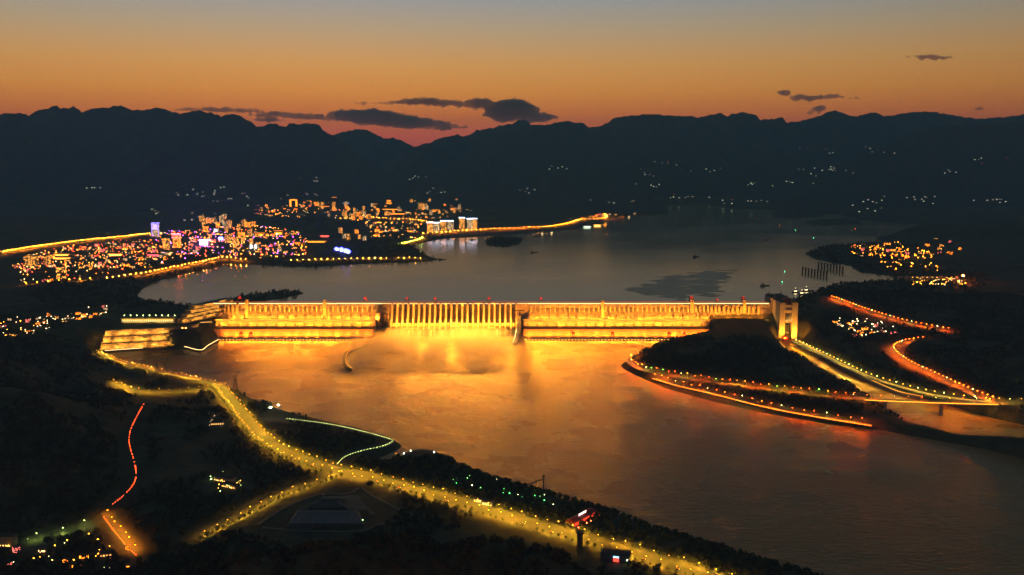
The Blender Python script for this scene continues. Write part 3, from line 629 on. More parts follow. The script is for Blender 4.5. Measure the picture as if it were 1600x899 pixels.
for px, l_ in ((377, 'first tailrace gantry from the left bank'), (392, 'second tailrace gantry from the left bank'), (896, 'tailrace gantry on the right powerhouse deck nearest the spillway'), (957, 'tailrace gantry in the middle of the right powerhouse deck'), (1045, 'tailrace gantry right of the middle of the right powerhouse'), (1069, 'tailrace gantry near the right end of the powerhouse'), (1092, 'tailrace gantry at the far right end of the powerhouse')):
    crane(l_, X(px, Y0 - 130, 10), PY(-131), 9.3, .72, 'tailrace gantries', False)

# ------------------------------------------------------------------ ship lift
sl_x0, sl_x1, sl_y0, sl_y1 = 997.0, 1064.0, 3336.0, 3545.0; ZT = 137.0
ship = thing('ship_lift', 'tall orange-lit ship lift tower at the right end of the dam', 'ship lift', (0, 0, 0))
tw = 21.0; seg = [(0, 44), (50, 92), (98, 142), (148, 209)]
for xx in (sl_x0, sl_x1 - tw):
    for i, (a, c) in enumerate(seg):
        MB().box((xx + tw / 2, sl_y0 + (a + c) / 2, -12), (tw, c - a, ZT + 12)).build('tower_block', M['concrete2'], ship)
        if i < 3: MB().box((xx + tw / 2, sl_y0 + c + 3, 4), (tw - 7, 5.98, ZT - 12)).build('link_wall', M['darkcon'], ship)
for i, (a, c) in enumerate(((2, 70), (76, 140), (146, 207))):
    MB().box(((sl_x0 + sl_x1) / 2 - 17, sl_y0 + (a + c) / 2, ZT), (26, c - a, 4)).build('roof', M['roof'], ship)
    MB().box(((sl_x0 + sl_x1) / 2 + 17, sl_y0 + (a + c) / 2, ZT), (26, c - a, 4)).build('roof', M['roof'], ship)
cxs = (sl_x0 + sl_x1) / 2
MB().box((cxs, sl_y0 + 60, 98), (24.8, 110, 30)).build('machine_hall', M['concrete2'], ship)
MB().box((cxs, sl_y0 + 34, ZT + 4.1), (26, 40, 5)).prism([(cxs - 15, sl_y0 + 12), (cxs + 15, sl_y0 + 12), (cxs + 15, sl_y0 + 56), (cxs - 15, sl_y0 + 56)], ZT + 9.1, ZT + 15, 0, [(cxs - 4, sl_y0 + 18), (cxs + 4, sl_y0 + 18), (cxs + 4, sl_y0 + 50), (cxs - 4, sl_y0 + 50)]).build('control_room', M['redsteel'], ship)
b = MB()
for z in (70, 76, 82, 88, 94): b.box((cxs, sl_y0 + 6, z), (24.8, 1.2, 1.2))
for k in range(-2, 3): b.box((cxs + k * 5.5, sl_y0 + 6, 66), (1.1, 1.15, 32))
for s in (-1, 1): b.bar((cxs + s * 12, sl_y0 + 5, 66), (cxs - s * 12, sl_y0 + 5, 96), .8)
b.build('cross_truss', M['steel'], ship)
MB().box((cxs, sl_y0 + 4, 62), (24.8, 7, 4)).build('cross_bridge', M['concrete2'], ship)
MB().box((cxs, sl_y0 + 4, 104), (24.8, 4, 5)).build('cross_bridge', M['concrete2'], ship)
MB().box((cxs, sl_y0 + 20, -10), (24.8, 6, 62)).build('lift_gate', M['glass'], ship)
for k in range(-1, 2): MB().box((cxs + k * 6, sl_y0 + 16.7, 2), (1.0, .6, 48)).build('gate_post', M['steel'], ship)
for k, yy in enumerate((10, 110, 190)):
    for xx in (sl_x0 + tw / 2, sl_x1 - tw / 2): MB().box((xx, sl_y0 + yy, ZT + 4.1), (5, 5, 6)).bar((xx, sl_y0 + yy, ZT + 10), (xx, sl_y0 + yy, ZT + 18), .35).build('roof_cabin', M['wall'], ship)
MB().box((sl_x0 + 20, sl_y0 - 14, 1), (20, 22, 7)).prism([(sl_x0 + 9, sl_y0 - 26), (sl_x0 + 31, sl_y0 - 26), (sl_x0 + 31, sl_y0 - 2), (sl_x0 + 9, sl_y0 - 2)], 8, 14, 0, [(sl_x0 + 16, sl_y0 - 18), (sl_x0 + 24, sl_y0 - 18), (sl_x0 + 24, sl_y0 - 10), (sl_x0 + 16, sl_y0 - 10)]).build('gate_house', M['redsteel'], ship)
MB().box((sl_x0 + 20, sl_y0 - 26, 4), (12, .6, 3)).build('red_lamp', M['redglow'], ship)
for xx in (sl_x0 + tw / 2, sl_x1 - tw / 2):
    flood(ship, (xx, sl_y0 - 26, 8), (16, 3), 110000, (0, .75, 1), (1, .33, .02)); flood(ship, (xx, sl_y0 - 30, 8), (16, 3), 90000, (0, .45, 1), (1, .33, .02))
flood(ship, (cxs, sl_y0 + 2, 66.5), (20, 2), 26000, (0, .6, 1), (1, .5, .1))
for a in (60, 120, 180): flood(ship, (sl_x0 - 36, sl_y0 + a, 62), (30, 3), 26000, (1, 0, .9), (.95, .5, .07))
# approach walls below the ship lift
for nm, pts in (('inner', [(1217,534,9),(1226,544,9),(1240,554,9)]), ('outer', [(1246,533,10),(1275,548,10),(1330,579,10),(1395,609,10),(1440,620,10)])):
    t = thing('approach_wall', 'short pale guide wall at the foot of the ship lift' if nm == 'inner' else 'long pale guide wall along the ship channel', 'wall')
    pth = ppath(pts, step=8); MB().strip(pth, -3, 3, 0, 16).build('wall', M['concrete2'], t); MB().strip(pth, -3.4, -2.9, .9, .5).build('light_strip', M['strip_amber'], t)

# ------------------------------------------------------------------ spray above the stilling basin
M['mist'] = bpy.data.materials.new('spray'); M['mist'].use_nodes = True
n_, l_ = M['mist'].node_tree.nodes, M['mist'].node_tree.links; n_.remove(n_['Principled BSDF'])
pv = n_.new('ShaderNodeVolumePrincipled'); pv.inputs['Color'].default_value = (.99, .97, .93, 1); pv.inputs['Anisotropy'].default_value = .62
l_.new(pv.outputs[0], n_['Material Output'].inputs['Volume'])
tcn = n_.new('ShaderNodeTexCoord'); z1 = n_.new('ShaderNodeTexNoise'); z1.inputs['Scale'].default_value = .011; z1.inputs['Detail'].default_value = 5; z1.inputs['Roughness'].default_value = .6; mpm = n_.new('ShaderNodeMapping'); mpm.inputs['Scale'].default_value = (1, .45, 1.3); mpm.inputs['Rotation'].default_value = (0, 0, R(-28)); l_.new(tcn.outputs['Object'], mpm.inputs['Vector']); l_.new(mpm.outputs[0], z1.inputs['Vector'])
spx = n_.new('ShaderNodeSeparateXYZ'); l_.new(tcn.outputs['Object'], spx.inputs[0])
ht = mapr(spx.outputs['Z'], 2, 42, 1, 0, n_, l_); fy = mapr(spx.outputs['Y'], -660, -80, 0, 1, n_, l_)
e_ = mth('SUBTRACT', mth('ADD', mth('MULTIPLY', z1.outputs['Fac'], 2.15, nodes=n_, links=l_), mth('ADD', mth('MULTIPLY', ht, .6), mth('MULTIPLY', fy, 1.25), nodes=n_, links=l_), nodes=n_, links=l_), 1.76, nodes=n_, links=l_)
ed = mapr(spx.outputs['X'], -420, -250, 0, 1, n_, l_); ed2 = mapr(spx.outputs['X'], 130, 330, 1, 0, n_, l_)
dn = mth('MULTIPLY', mth('MULTIPLY', mth('MAXIMUM', e_, 0, nodes=n_, links=l_), mth('MULTIPLY', ed, ed2, nodes=n_, links=l_), nodes=n_, links=l_), .036, nodes=n_, links=l_)
l_.new(dn, pv.inputs['Density'])
mo = (XA + XB) / 2 - 20
b = MB(); nx, ny = 14, 12; P = []; 
for k in range(2):
    for j in range(ny + 1):
        for i in range(nx + 1):
            u = i / nx * 2 - 1; v = j / ny
            P.append((u * 400 - 20 - (1 - v) * 50, -78 - (1 - v) * 600, .35 if k == 0 else 1.2 + 48 * (v ** .5) * (1 - abs(u) ** 3) * (1 if j < ny else 0.9)))
b.v = P; s_ = (nx + 1) * (ny + 1)
for j in range(ny):
    for i in range(nx):
        a = j * (nx + 1) + i; b.f += [(a, a + nx + 1, a + nx + 2, a + 1), (a + s_, a + 1 + s_, a + nx + 2 + s_, a + nx + 1 + s_)]
for i in range(nx): b.f += [(i, i + 1, i + 1 + s_, i + s_)]; a = ny * (nx + 1) + i; b.f += [(a + 1, a, a + s_, a + 1 + s_)]
for j in range(ny): a = j * (nx + 1); b.f += [(a + nx + 1, a, a + s_, a + nx + 1 + s_)]; a += nx; b.f += [(a, a + nx + 1, a + nx + 1 + s_, a + s_)]
b.m = [0] * len(b.f)
tag(b.build('spray_mist', M['mist'], None, (mo, Y0, 0)), 'golden cloud of spray drifting from the spillway over the river', 'mist', kind='stuff')
# white jets falling from the deep outlets
M['foam'] = mat('white_water', (.7, .68, .62), .7, var=.2, scale=.3)
jm = MB(); P = []
for k in range(9):
    t = k / 8; yy = -73 - t * 70; z = 24 + 12 * t - 34 * t * t
    for a in (-3 - 2 * t, -1.2, 1.2, 3 + 2 * t): P.append((a, yy, z + (1.6 if abs(a) < 2 else 0)))
jm.poly(P, [(i + 4 * k, i + 1 + 4 * k, i + 5 + 4 * k, i + 4 + 4 * k) for k in range(8) for i in range(3)])
jmm = jm.mesh('water_jet', M['foam'])
for i in range(1, NB - 3, 2): tag(link('water_jet', jmm, None, (XA + (i + .5) * bw, Y0, 0)), 'white water jet bursting from a spillway outlet', 'water jet', 'jets below the spillway')
# ------------------------------------------------------------------ roads
RW = {'promenade': 9, 'boulevard': 32, 'terrace_road': 13, 'avenue': 15, 'hill_road': 10, 'viaduct': 13, 'village_road': 9, 'embankment': 5, 'bank_road': 12, 'shore_road': 10, 'channel_road': 11, 'east_road': 14, 'slope_road': 11, 'bend_road': 12}
RLAB = {'promenade': 'lit riverside promenade by the dam', 'boulevard': 'wide lamp-lit tree-lined boulevard on the near bank', 'terrace_road': 'short lit terrace road', 'avenue': 'lit avenue branching from the boulevard', 'hill_road': 'hill road glowing red with cars',
        'viaduct': 'orange-lit road in the lower left corner', 'village_road': 'village road', 'embankment': 'embankment walk', 'bank_road': 'upper bank road', 'shore_road': 'shore road', 'channel_road': 'ship channel road', 'east_road': 'road beyond the bridge', 'slope_road': 'hillside road', 'bend_road': 'bending hillside road'}
rname = lambda k: {'promenade': 'promenade', 'boulevard': 'boulevard', 'embankment': 'embankment_walk'}.get(k, 'road')
for k, P in RP.items():
    wd = RW[k]; t = link(rname(k), None); struct(t, RLAB[k])
    MB().strip(P, -wd / 2, wd / 2, .12, 2.2).build('carriageway', M['paving'] if k in ('promenade', 'embankment', 'boulevard', 'avenue', 'terrace_road') else M['asphalt'], t)
    for s in (-1, 1):
        a, c = sorted((s * wd / 2, s * (wd / 2 + .5))); MB().strip(P, a, c, .28, 2.4).build('kerb', M['kerb'], t)
        if k not in ('embankment', 'promenade', 'hill_road'):
            a, c = sorted((s * (wd / 2 + .52), s * (wd / 2 + 4.5))); MB().strip(P, a, c, .24, 2.3).build('pavement', M['paving'], t)
    if k == 'boulevard':
        MB().strip(P, -1.8, 1.8, .34, .6).build('median', M['leaf_dark'], t)
        for o in (-9, 9):
            for i in range(0, len(P) - 2, 2): MB().strip(P[i:i+2], o - .2, o + .2, .135).build('lane_marking', M['paint'], t)
    elif k not in ('embankment', 'promenade'):
        for i in range(0, len(P) - 2, 2): MB().strip(P[i:i+2], -.15, .15, .135).build('lane_marking', M['paint'], t)
# square where the avenue meets the boulevard
b = MB(); o = [at(x, y, 16.35)[:2] for x, y in [(520,741),(545,738),(575,747),(592,757),(566,764),(548,766),(530,757)]]; b.prism(o, 14, 16.4)
struct(b.build('pavement', M['paving']), 'paved square at the boulevard junction')

# ------------------------------------------------------------------ street lamps
pole = MB().bar((0, 0, -1.5), (0, 0, 10.6), .16, .10, 6).bar((0, 0, 10.4), (2.2, 0, 11.2), .08, .06, 4).mesh('street_lamp', M['steel'])
head = {k: MB().box((2.4, 0, 10.7), (1.7, .9, .5), 0, 0, .7).poly([(1.7, -.4, 10.68), (1.7, .4, 10.68), (3.1, .4, 10.68), (3.1, -.4, 10.68)], [(0, 1, 2, 3)], 1).mesh('lamp_head', [LAMP[k], DOWN[k]]) for k in LAMP}
lamp_n = [0]
def lamp(x, y, z, rz, col, label, group, s=1.0):
    o = tag(link('street_lamp', pole, None, (x, y, z), rz, s), label, 'street lamp', group); link('lamp_head', head[col], o); lamp_n[0] += 1; return o
def offsets(P, step, off, start=0.0):
    Q = resample(P, step) if start == 0 else resample(P[int(start):], step)
    for i, p in enumerate(Q):
        a = Q[max(i - 1, 0)]; c = Q[min(i + 1, len(Q) - 1)]; l = math.hypot(c[0] - a[0], c[1] - a[1]) or 1; nx, ny = (c[1] - a[1]) / l, -(c[0] - a[0]) / l
        yield p[0] + nx * off, p[1] + ny * off, p[2], math.atan2(-ny * off, -nx * off), math.atan2(c[1] - a[1], c[0] - a[0])
LS = [('promenade', 24, (4.8,), ['warm'], 'warm lamp on the riverside promenade below the dam'), ('boulevard', 27, (-17, 17), ['warm'], 'warm street lamp along the tree-lined boulevard'),
      ('terrace_road', 26, (6.8,), ['warm'], 'warm lamp on the short terrace road above the promenade'), ('avenue', 30, (-8,), ['warm'], 'warm street lamp along the avenue branching from the boulevard'),
      ('viaduct', 30, (-6.5,), ['amber'], 'amber lamp on the short road in the lower left corner'), ('village_road', 38, (5,), ['cool'], 'pale lamp on the village road in the lower left corner'),
      ('bank_road', 23, (-7,), ['red', 'cool', 'red', 'warm', 'red', 'amber', 'green'], 'lamp on the upper road of the right bank spit'), ('shore_road', 30, (-5.5,), ['red', 'amber', 'red', 'cool'], 'reddish lamp on the shore road of the right bank spit'),
      ('east_road', 30, (-8,), ['warm', 'cool'], 'lamp on the road beyond the channel bridge')]
for k, st, offs, cols, lab in LS:
    for o in offs:
        for i, (x, y, z, rz, _) in enumerate(offsets(RP[k], st, o)):
            if y < 1300: continue
            c = cols[i % len(cols)] if k != 'bank_road' else rnd.choice(cols); lamp(x + rnd.uniform(-2, 2), y + rnd.uniform(-2, 2), z + .2, rz, c, lab, 'lamps: ' + k.replace('_', ' '), rnd.uniform(.75, 1.2) * (1.25 if k in ('slope_road', 'bend_road', 'bank_road', 'shore_road') else 1))
# the farther right-bank roads: past the first 300 lamps, one mass for each road
for k, st, o, cols, lab in (('channel_road', 27, 6, ['warm', 'cool', 'warm'], 'row of pale lamps along the ship channel road'), ('slope_road', 19, -6, ['red', 'red', 'amber', 'red', 'cool'], 'row of orange lamps on the upper hillside road right of the ship lift'), ('bend_road', 19, -6.5, ['red', 'red', 'amber', 'red', 'red', 'cool'], 'row of orange lamps on the bending road above the bridge')):
    b = MB(); ms = [M['steel']] + [LAMP[c] for c in cols] + [DOWN[c] for c in cols]; nc = len(cols)
    for i, (x, y, z, rz, _) in enumerate(offsets(RP[k], st, o)):
        hx, hy = x + 2.4 * math.cos(rz), y + 2.4 * math.sin(rz); b.bar((x, y, z - 1), (x, y, z + 12), .17, .1); b.bar((x, y, z + 12), (hx, hy, z + 12.6), .08); b.box((hx, hy, z + 12.2), (2.2, 1.4, .9), rz, 1 + i % nc)
        b.poly([(hx - .7, hy - .6, z + 12.18), (hx - .7, hy + .6, z + 12.18), (hx + .7, hy + .6, z + 12.18), (hx + .7, hy - .6, z + 12.18)], [(0, 1, 2, 3)], 1 + nc + i % nc)
    tag(b.build('distant_lamps', ms), lab, 'lights', kind='stuff')
# line of lights on the embankment rail and along the shore and channel roads
t = thing('railing', 'glowing greenish railing along the embankment walk', 'railing')
P = RP['embankment']
for i, (x, y, z, _, a) in enumerate(offsets(P[3:], 8.5, 2.4)):
    MB().box((0, 0, 0), (.2, .2, 1.1)).build('post', M['steel'], t, (x, y, z + .2)); o = MB().box((0, 0, 0), (rnd.uniform(1.5, 4), .45, .45)).build('light_strip', M['strip_cool'], t, (x, y, z + 1.3)); o.rotation_euler.z = a
t = thing('parapet', 'low parapet with an orange light line along the shore road', 'parapet')
MB().strip(RP['shore_road'], 5.6, 6.4, 1.1, 2.4).build('wall', M['concrete2'], t); MB().strip(RP['shore_road'], 5.7, 6.3, 1.5, .38).build('light_strip', emis('shore_strip', (1, .17, .008), 13), t)
t = thing('parapet', 'low parapet with a pale light line along the ship channel road', 'parapet')
MB().strip(RP['channel_road'], -6.9, -6.2, 1.1, 2.4).build('wall', M['concrete2'], t); MB().strip(RP['channel_road'], -6.15, -5.7, .9, .45).build('light_strip', emis('channel_strip', (.95, .7, .12), 1.3), t)
t = thing('railing', 'stone railing of the riverside promenade', 'railing')
for x, y, z, _, a in offsets(RP['promenade'], 9, 4.2):
    o = MB().box((0, 0, 0), (8.2, .3, 1.1)).build('panel', M['kerb'], t, (x, y, z + .3)); o.rotation_euler.z = a
# retaining slope under the bend road, reddish in its light
for a0, c0, lab in (((1413,566,48), (1440,582,45), 'pale stone retaining wall under the bending road'), ((1452,588,42), (1500,610,36), 'lower stone retaining wall under the bending road near the bridge')):
    a, c = at(*a0), at(*c0); b = MB(); dz = 16
    b.poly([a, c, (c[0] - 4, c[1] - 34, c[2] - dz), (a[0] - 4, a[1] - 34, a[2] - dz), (a[0], a[1] + 6, a[2] - 1), (c[0], c[1] + 6, c[2] - 1), (c[0], c[1] + 6, c[2] - dz), (a[0], a[1] + 6, a[2] - dz)],
           [(3, 2, 1, 0), (0, 1, 5, 4), (4, 5, 6, 7), (7, 6, 2, 3), (0, 4, 7, 3), (1, 2, 6, 5)])
    tag(b.build('retaining_wall', M['stone']), lab, 'wall')

# ------------------------------------------------------------------ bridge over the ship channel
BP = ppath([(1333,623,34),(1400,626,35),(1480,629,35),(1563,631,34)], step=10)
br = thing('bridge', 'long road bridge with orange lamps over the ship channel', 'bridge')
MB().strip(BP, -7, 7, .3, 3.2).build('deck', M['concrete2'], br); MB().strip(BP, -6.2, 6.2, .36).build('carriageway', M['asphalt'], br)
for s in (-1, 1): a, c = sorted((s * 6.4, s * 6.95)); MB().strip(BP, a, c, 1.4, 1.09).build('parapet', M['concrete2'], br)
for i in (8, 22, 36):
    if i < len(BP):
        p = BP[i]; MB().box((p[0], p[1], -10), (6, 9, 41.6)).box((p[0], p[1], 28.6), (8, 12, 3)).build('pier', M['concrete2'], br)
MB().strip(BP, 7.02, 7.3, -.1, .8).build('light_strip', emis('bridge_strip', (1, .3, .018), 8), br)
for i, (x, y, z, rz, _) in enumerate(offsets(BP, 34, 6.0)): lamp(x, y, z + .3, rz, ['cool', 'amber', 'red'][i % 3], 'street lamp on the road bridge over the ship channel', 'lamps: bridge', 1.15)

def clump_mesh(name, n, rx, rz_, size, seed, m, zc):
    r = np.random.RandomState(seed); V_ = []; F_ = []
    for i in range(n):
        d = r.normal(size=3); d /= np.linalg.norm(d); q = r.uniform(.45, 1.0) ** .6; c = np.array([d[0] * rx * q, d[1] * rx * q, zc + d[2] * rz_ * q * (1 if d[2] > 0 else .75)])
        u = r.normal(size=3); u /= np.linalg.norm(u); v = np.cross(u, r.normal(size=3)); v /= np.linalg.norm(v); s = size * r.uniform(.6, 1.25); k = len(V_)
        V_ += [c + (u + v) * s * .5, c + (u - v) * s * .5, c - (u + v) * s * .5 + np.cross(u, v) * s * .2, c - (u - v) * s * .5]; F_.append((k, k + 1, k + 2, k + 3))
    return np.array(V_), np.array(F_)
SHRUB = [np_mesh('shrub', *clump_mesh('shrub', 16, 2.4, 1.5, 1.9, 90 + i, None, .9), M['leaf_dark']) for i in range(3)]
# ------------------------------------------------------------------ terraces at the left abutment
def tiers(name, label, path, n, h, run, m='stone', z0=0.0, lit=1.0, groove=True):
    """stacked retaining walls that step back up the slope; path = foot line left to right"""
    t = thing(name, label, 'wall')
    for k in range(n):
        P = [(x, y + run * k, z + h * k) for x, y, z in path]
        MB().strip(P, -run - 2, 0, h * .86, h * 1.2 + 4).build('retaining_tier', M[m], t)
        MB().strip(P, -1.2, .4, h * .86 + 1.0, 1.0).build('parapet', M['kerb'], t)
        for i, (x, y, z, rz, a) in enumerate(offsets(P, 34, 5.5)):
            o = MB().box((0, 0, 0), (10, .8, .8)).build('lamp_box', M['strip_amber'], t, (x, y, z + .8)); o.rotation_euler.z = a
        for i, (x, y, z, rz, a) in enumerate(offsets(P, 60, 9.0)):
            flood(t, (x, y, z + 1.5), (46, 1.5), 30000 * lit, (math.sin(a) * -1, math.cos(a), .95), (1, .40, .05))
        for i, (x, y, z, rz, a) in enumerate(offsets(P, 7, .6)):
            if rnd.random() < .62: link('shrub', SHRUB[i % 3], t, (x, y - rnd.uniform(0, 2.5), z + rnd.choice((h * .86, h * .86, h * .5, h * .2))), rnd.uniform(0, 6), rnd.uniform(.6, 1.3))
    return t
tiers('retaining_wall', 'three curved floodlit retaining tiers above the left riverside basin', ppath([(158,546,12),(200,543.5,12),(250,541,12),(290,537,12),(309,533,12)], step=12), 3, 20, 19)
tp = [(286,503.5,80),(308,499.5,82),(330,494,84),(352,489.5,86)]
t = tiers('terraced_slope', 'stepped floodlit terraces climbing the left abutment of the dam', ppath(tp, step=12), 4, 9.6, 44, lit=.62)
# sheds between them
b = thing('shed', 'small open lit shed on the slope below the left terraces', 'shed', at(322,504.5,70)); b.rotation_euler.z = R(18)
MB().box((0, 0, 0), (44, 9, 5)).build('wall', M['wall2'], b); MB().box((0, 0, 5.1), (47, 12, .8)).build('roof', M['roof'], b); MB().box((0, -4.8, 2), (40, .4, 1.6)).build('window_band', emis('shed_glow', (1, .5, .1), 2), b)
# quay walls of the basin
qp = ppath([(164,548,8),(200,545.5,8),(268,541,8),(288,541.5,8),(302,545,8),(313,547,8),(318,545,8),(324,540,8),(340,531,9)], step=8)
t = thing('quay_wall', 'dark quay wall with a white light line round the left basin', 'wall'); MB().strip(qp, -3, 3, 0, 14).build('wall', M['darkcon'], t); MB().strip(qp, 2.2, 3.4, 1.0, .9).build('light_strip', M['strip'], t)
p = at(300,515,72); t = thing('floodlight_mast', 'pair of orange floodlights on a mast above the left basin', 'floodlight', (at(288,516,74)[0], at(288,516,74)[1], 72))
MB().bar((0, 0, -4), (0, 0, 9), .5).bar((-7, 0, 9), (7, 0, 9), .4).build('mast', M['steel'], t)
for s in (-6, 6): MB().box((s, -.6, 8.6), (3, 1, 2.2)).build('lamp_head', emis('mast_lamp_%d' % s, (1, .2, .03), 60), t)
# long plant building with lamps on the roof
t = thing('office_building', 'long yellow-lit flat-roofed building left of the dam', 'building', at(233,501.5,79)); wl = 196
MB().box((0, 0, -6), (wl, 26, 18)).build('wall', M['wall2'], t); MB().box((0, 0, 12.05), (wl + 3, 29, 1.2)).build('roof', M['roof'], t); MB().box((70, 0, 13.3), (44, 20, 4)).build('penthouse', M['wall'], t)
g1 = emis('office_window', (1, .55, .1), 2)
for i in range(24): MB().box((-wl / 2 + 8 + i * 7.8, -13.2, 5.2), (5.4, .3, 3.2)).build('window', g1, t); MB().box((-wl / 2 + 8 + i * 7.8, -13.2, .6), (5.4, .3, 2.6)).build('window', emis('window_pale', (.9, .9, .4), 2) if i == 0 else bpy.data.materials['window_pale'], t)
for i in range(9): MB().bar((-wl / 2 + 6 + i * 23, 6, 13), (-wl / 2 + 6 + i * 23, 6, 19), .2).box((-wl / 2 + 6 + i * 23, 6, 19), (2.2, 2.2, .8), 0, 1).build('roof_lamp', [M['steel'], LAMP['cool']], t)
flood(t, (0, -26, -3), (180, 2), 40000, (0, 1, .5), (1, .6, .1))

# ------------------------------------------------------------------ transmission towers
def pylon_mesh():
    b = MB(); h = 44; w0, w1 = 6.5, 2.0; lv = [0, 9, 17, 24, 30, 35]; wq = lambda z: w0 + (w1 - w0) * min(z / 35, 1)
    for a, c in zip(lv, lv[1:]):
        p, q = wq(a), wq(c)
        for sx, sy in ((1, 1), (1, -1), (-1, -1), (-1, 1)):
            b.bar((sx * p, sy * p, a), (sx * q, sy * q, c), .5); nx_, ny_ = -sy, sx
            b.bar((sx * p, sy * p, a), (nx_ * q, ny_ * q, c), .2); b.bar((nx_ * p, ny_ * p, a), (sx * q, sy * q, c), .2); b.bar((sx * q, sy * q, c), (nx_ * q, ny_ * q, c), .2)
    body = b.mesh('lattice_body', M['steel']); b = MB()
    for s in (-1, 1):
        b.bar((s * 2, 0, 35), (s * 9, 0, 52), .36); b.bar((s * .4, 0, 36.5), (s * 6.5, 0, 52), .26); b.bar((s * 9, 0, 52), (s * 9.5, 0, 57), .3); b.bar((s * 6.5, 0, 52), (s * 9.5, 0, 57), .22)
        for k in range(4): b.bar((s * (2 + k * 1.75), 0, 35 + k * 4.25), (s * (1 + k * 1.6 + 1.5), 0, 38 + k * 3.9), .18)
    fork = b.mesh('fork', M['steel']); b = MB()
    b.bar((-15, 0, 52), (15, 0, 52), .34); b.bar((-13, 0, 54), (13, 0, 54), .28)
    for k in range(-6, 7): b.bar((k * 2, 0, 52), (k * 2 + 1, 0, 54), .18)
    arm = b.mesh('cross_arm', M['steel']); b = MB()
    for x in (-14, 0, 14): b.bar((x, 0, 52), (x, 0, 48.5), .22)
    return (('lattice_body', body), ('fork', fork), ('cross_arm', arm), ('insulators', b.mesh('insulators', M['concrete2'])))
PYL = pylon_mesh()
for px, py, z, s, rz, lab in ((368,607,6,1.05,5,'lattice transmission tower standing out against the golden river'), (259,588,14,1.0,12,'lattice transmission tower rising behind the riverside promenade'), (245,585,14,.9,70,'slimmer transmission tower beside the promenade, seen edge on'),
     (98,543,78,1.1,20,'left of two transmission towers on the dark left slope'), (121,545,76,1.1,25,'right of two transmission towers on the dark left slope'), (1358,531,92,.9,40,'left of two transmission towers on the slope right of the ship lift'), (1365,533,92,.9,40,'right of two transmission towers on the slope right of the ship lift'),
     (1545,510,112,1.0,30,'transmission tower on the dark hill at the right'), (1528,512,112,.9,30,'second transmission tower on the dark hill at the right'), (1483,470,110,.9,30,'transmission tower high on the right bank')):
    x, y, _ = at(px, py, z); t = thing('transmission_tower', lab, 'transmission tower', (x, y, ground(x, y) - .5), R(rz), None, s)
    for k, m in PYL: link(k, m, t)

# ------------------------------------------------------------------ trees
CM = []
for s in range(4):
    v, f = clump_mesh('crown', 90, 2.7 + .2 * s, 3.2 + .4 * s, 1.5, s, None, 6.2); CM.append(np_mesh('crown', v, f, M['leaf']))
tk = MB().bar((0, 0, -1), (.1, 0, 3.4), .26, .2, 6).bar((.1, 0, 3.2), (.9, .4, 6), .16, .07).bar((.1, 0, 3.2), (-.8, -.3, 6.2), .15, .06).bar((.1, 0, 3.3), (.1, .8, 7), .14, .05).mesh('trunk', M['bark'])
tree_n = [0]
def tree(x, y, z, lab, grp, s=1.0):
    t = thing('roadside_tree', lab, 'tree', (x, y, z), rnd.uniform(0, 6.28), grp, s); link('trunk', tk, t); link('crown', CM[tree_n[0] % 4], t); tree_n[0] += 1
for o in (-20.5, 21):
    for i, (x, y, z, _, _) in enumerate(offsets(RP['boulevard'], 15 if o > 0 else 17, o)):
        if y > 1310 and rnd.random() < .9 and math.dist((x, y), at(552,752,16)[:2]) > 55 and math.dist((x, y), at(925,815,16)[:2]) > 40: tree(x + rnd.uniform(-1.5, 1.5), y + rnd.uniform(-1.5, 1.5), z - .6, 'leafy tree lining the %s side of the lit boulevard' % ('river' if o < 0 else 'inland'), 'trees along the boulevard', rnd.uniform(.6, 1.05))
for i, (x, y, z, _, _) in enumerate(offsets(RP['avenue'], 14, -13)): tree(x, y, z - .6, 'leafy tree along the avenue branching from the boulevard', 'trees along the avenue', rnd.uniform(.8, 1.2))
for i, (x, y, z, _, _) in enumerate(offsets(RP['bank_road'], 26, -12)): tree(x, y, z - .6, 'leafy tree on the upper road of the right bank spit', 'trees on the right bank', rnd.uniform(.9, 1.3))
# woodland: too many to count, one mass on each side
from mathutils.kdtree import KDTree
rp = [p for P_ in list(RP.values()) + list(RPC.values()) for p in P_]; KD = KDTree(len(rp))
for i, p in enumerate(rp): KD.insert((p[0], p[1], 0), i)
KD.balance()
def woodland(name, label, n, box, ok, seed, m, hmin=6, hmax=11, quads=14, thr=.4):
    r = np.random.RandomState(seed); tv, tf = [], []
    for s in range(5):
        v, f = clump_mesh('t', quads, .42, .5, .42, 50 + s, None, .52); tv.append(v); tf.append(f)
    xs = r.uniform(box[0], box[1], n * 4); yy = np.exp(r.uniform(math.log(box[2]), math.log(box[3]), n * 4)) if box[3] > 2 * box[2] else r.uniform(box[2], box[3], n * 4); out = []; fo = []; k = 0; c = 0
    d2 = np.array([KD.find((a, b_, 0))[2] ** 2 for a, b_ in zip(xs, yy)]); dens = fbm(xs / 120 + seed, yy / 120)
    for a, b_, dd, de in zip(xs, yy, d2, dens):
        if c >= n: break
        if dd < (30 if b_ < 3470 else 90) ** 2 or de < thr or abs(a / b_) > .78 or wet(a, b_) < (14 if b_ < 3470 else 4) or not ok(a, b_): continue
        i = r.randint(5); s = r.uniform(hmin, hmax); t = r.uniform(0, 6.28); co, si = math.cos(t), math.sin(t); v = tv[i] * s; g = ground(a, b_)
        out.append(np.stack([v[:, 0] * co - v[:, 1] * si + a, v[:, 0] * si + v[:, 1] * co + b_, v[:, 2] + g - .6], -1)); fo.append(tf[i] + k); k += len(v); c += 1
    return tag(link(name, np_mesh(name, np.concatenate(out), np.concatenate(fo), m)), label, 'woodland', kind='stuff')
CLEAR = [at(500,800,18)[:2] + (150,), at(350,762,20)[:2] + (60,), at(340,667,22)[:2] + (40,), at(240,495,79)[:2] + (190,), at(655,713,8)[:2] + (45,), at(233,530,60)[:2] + (180,)]
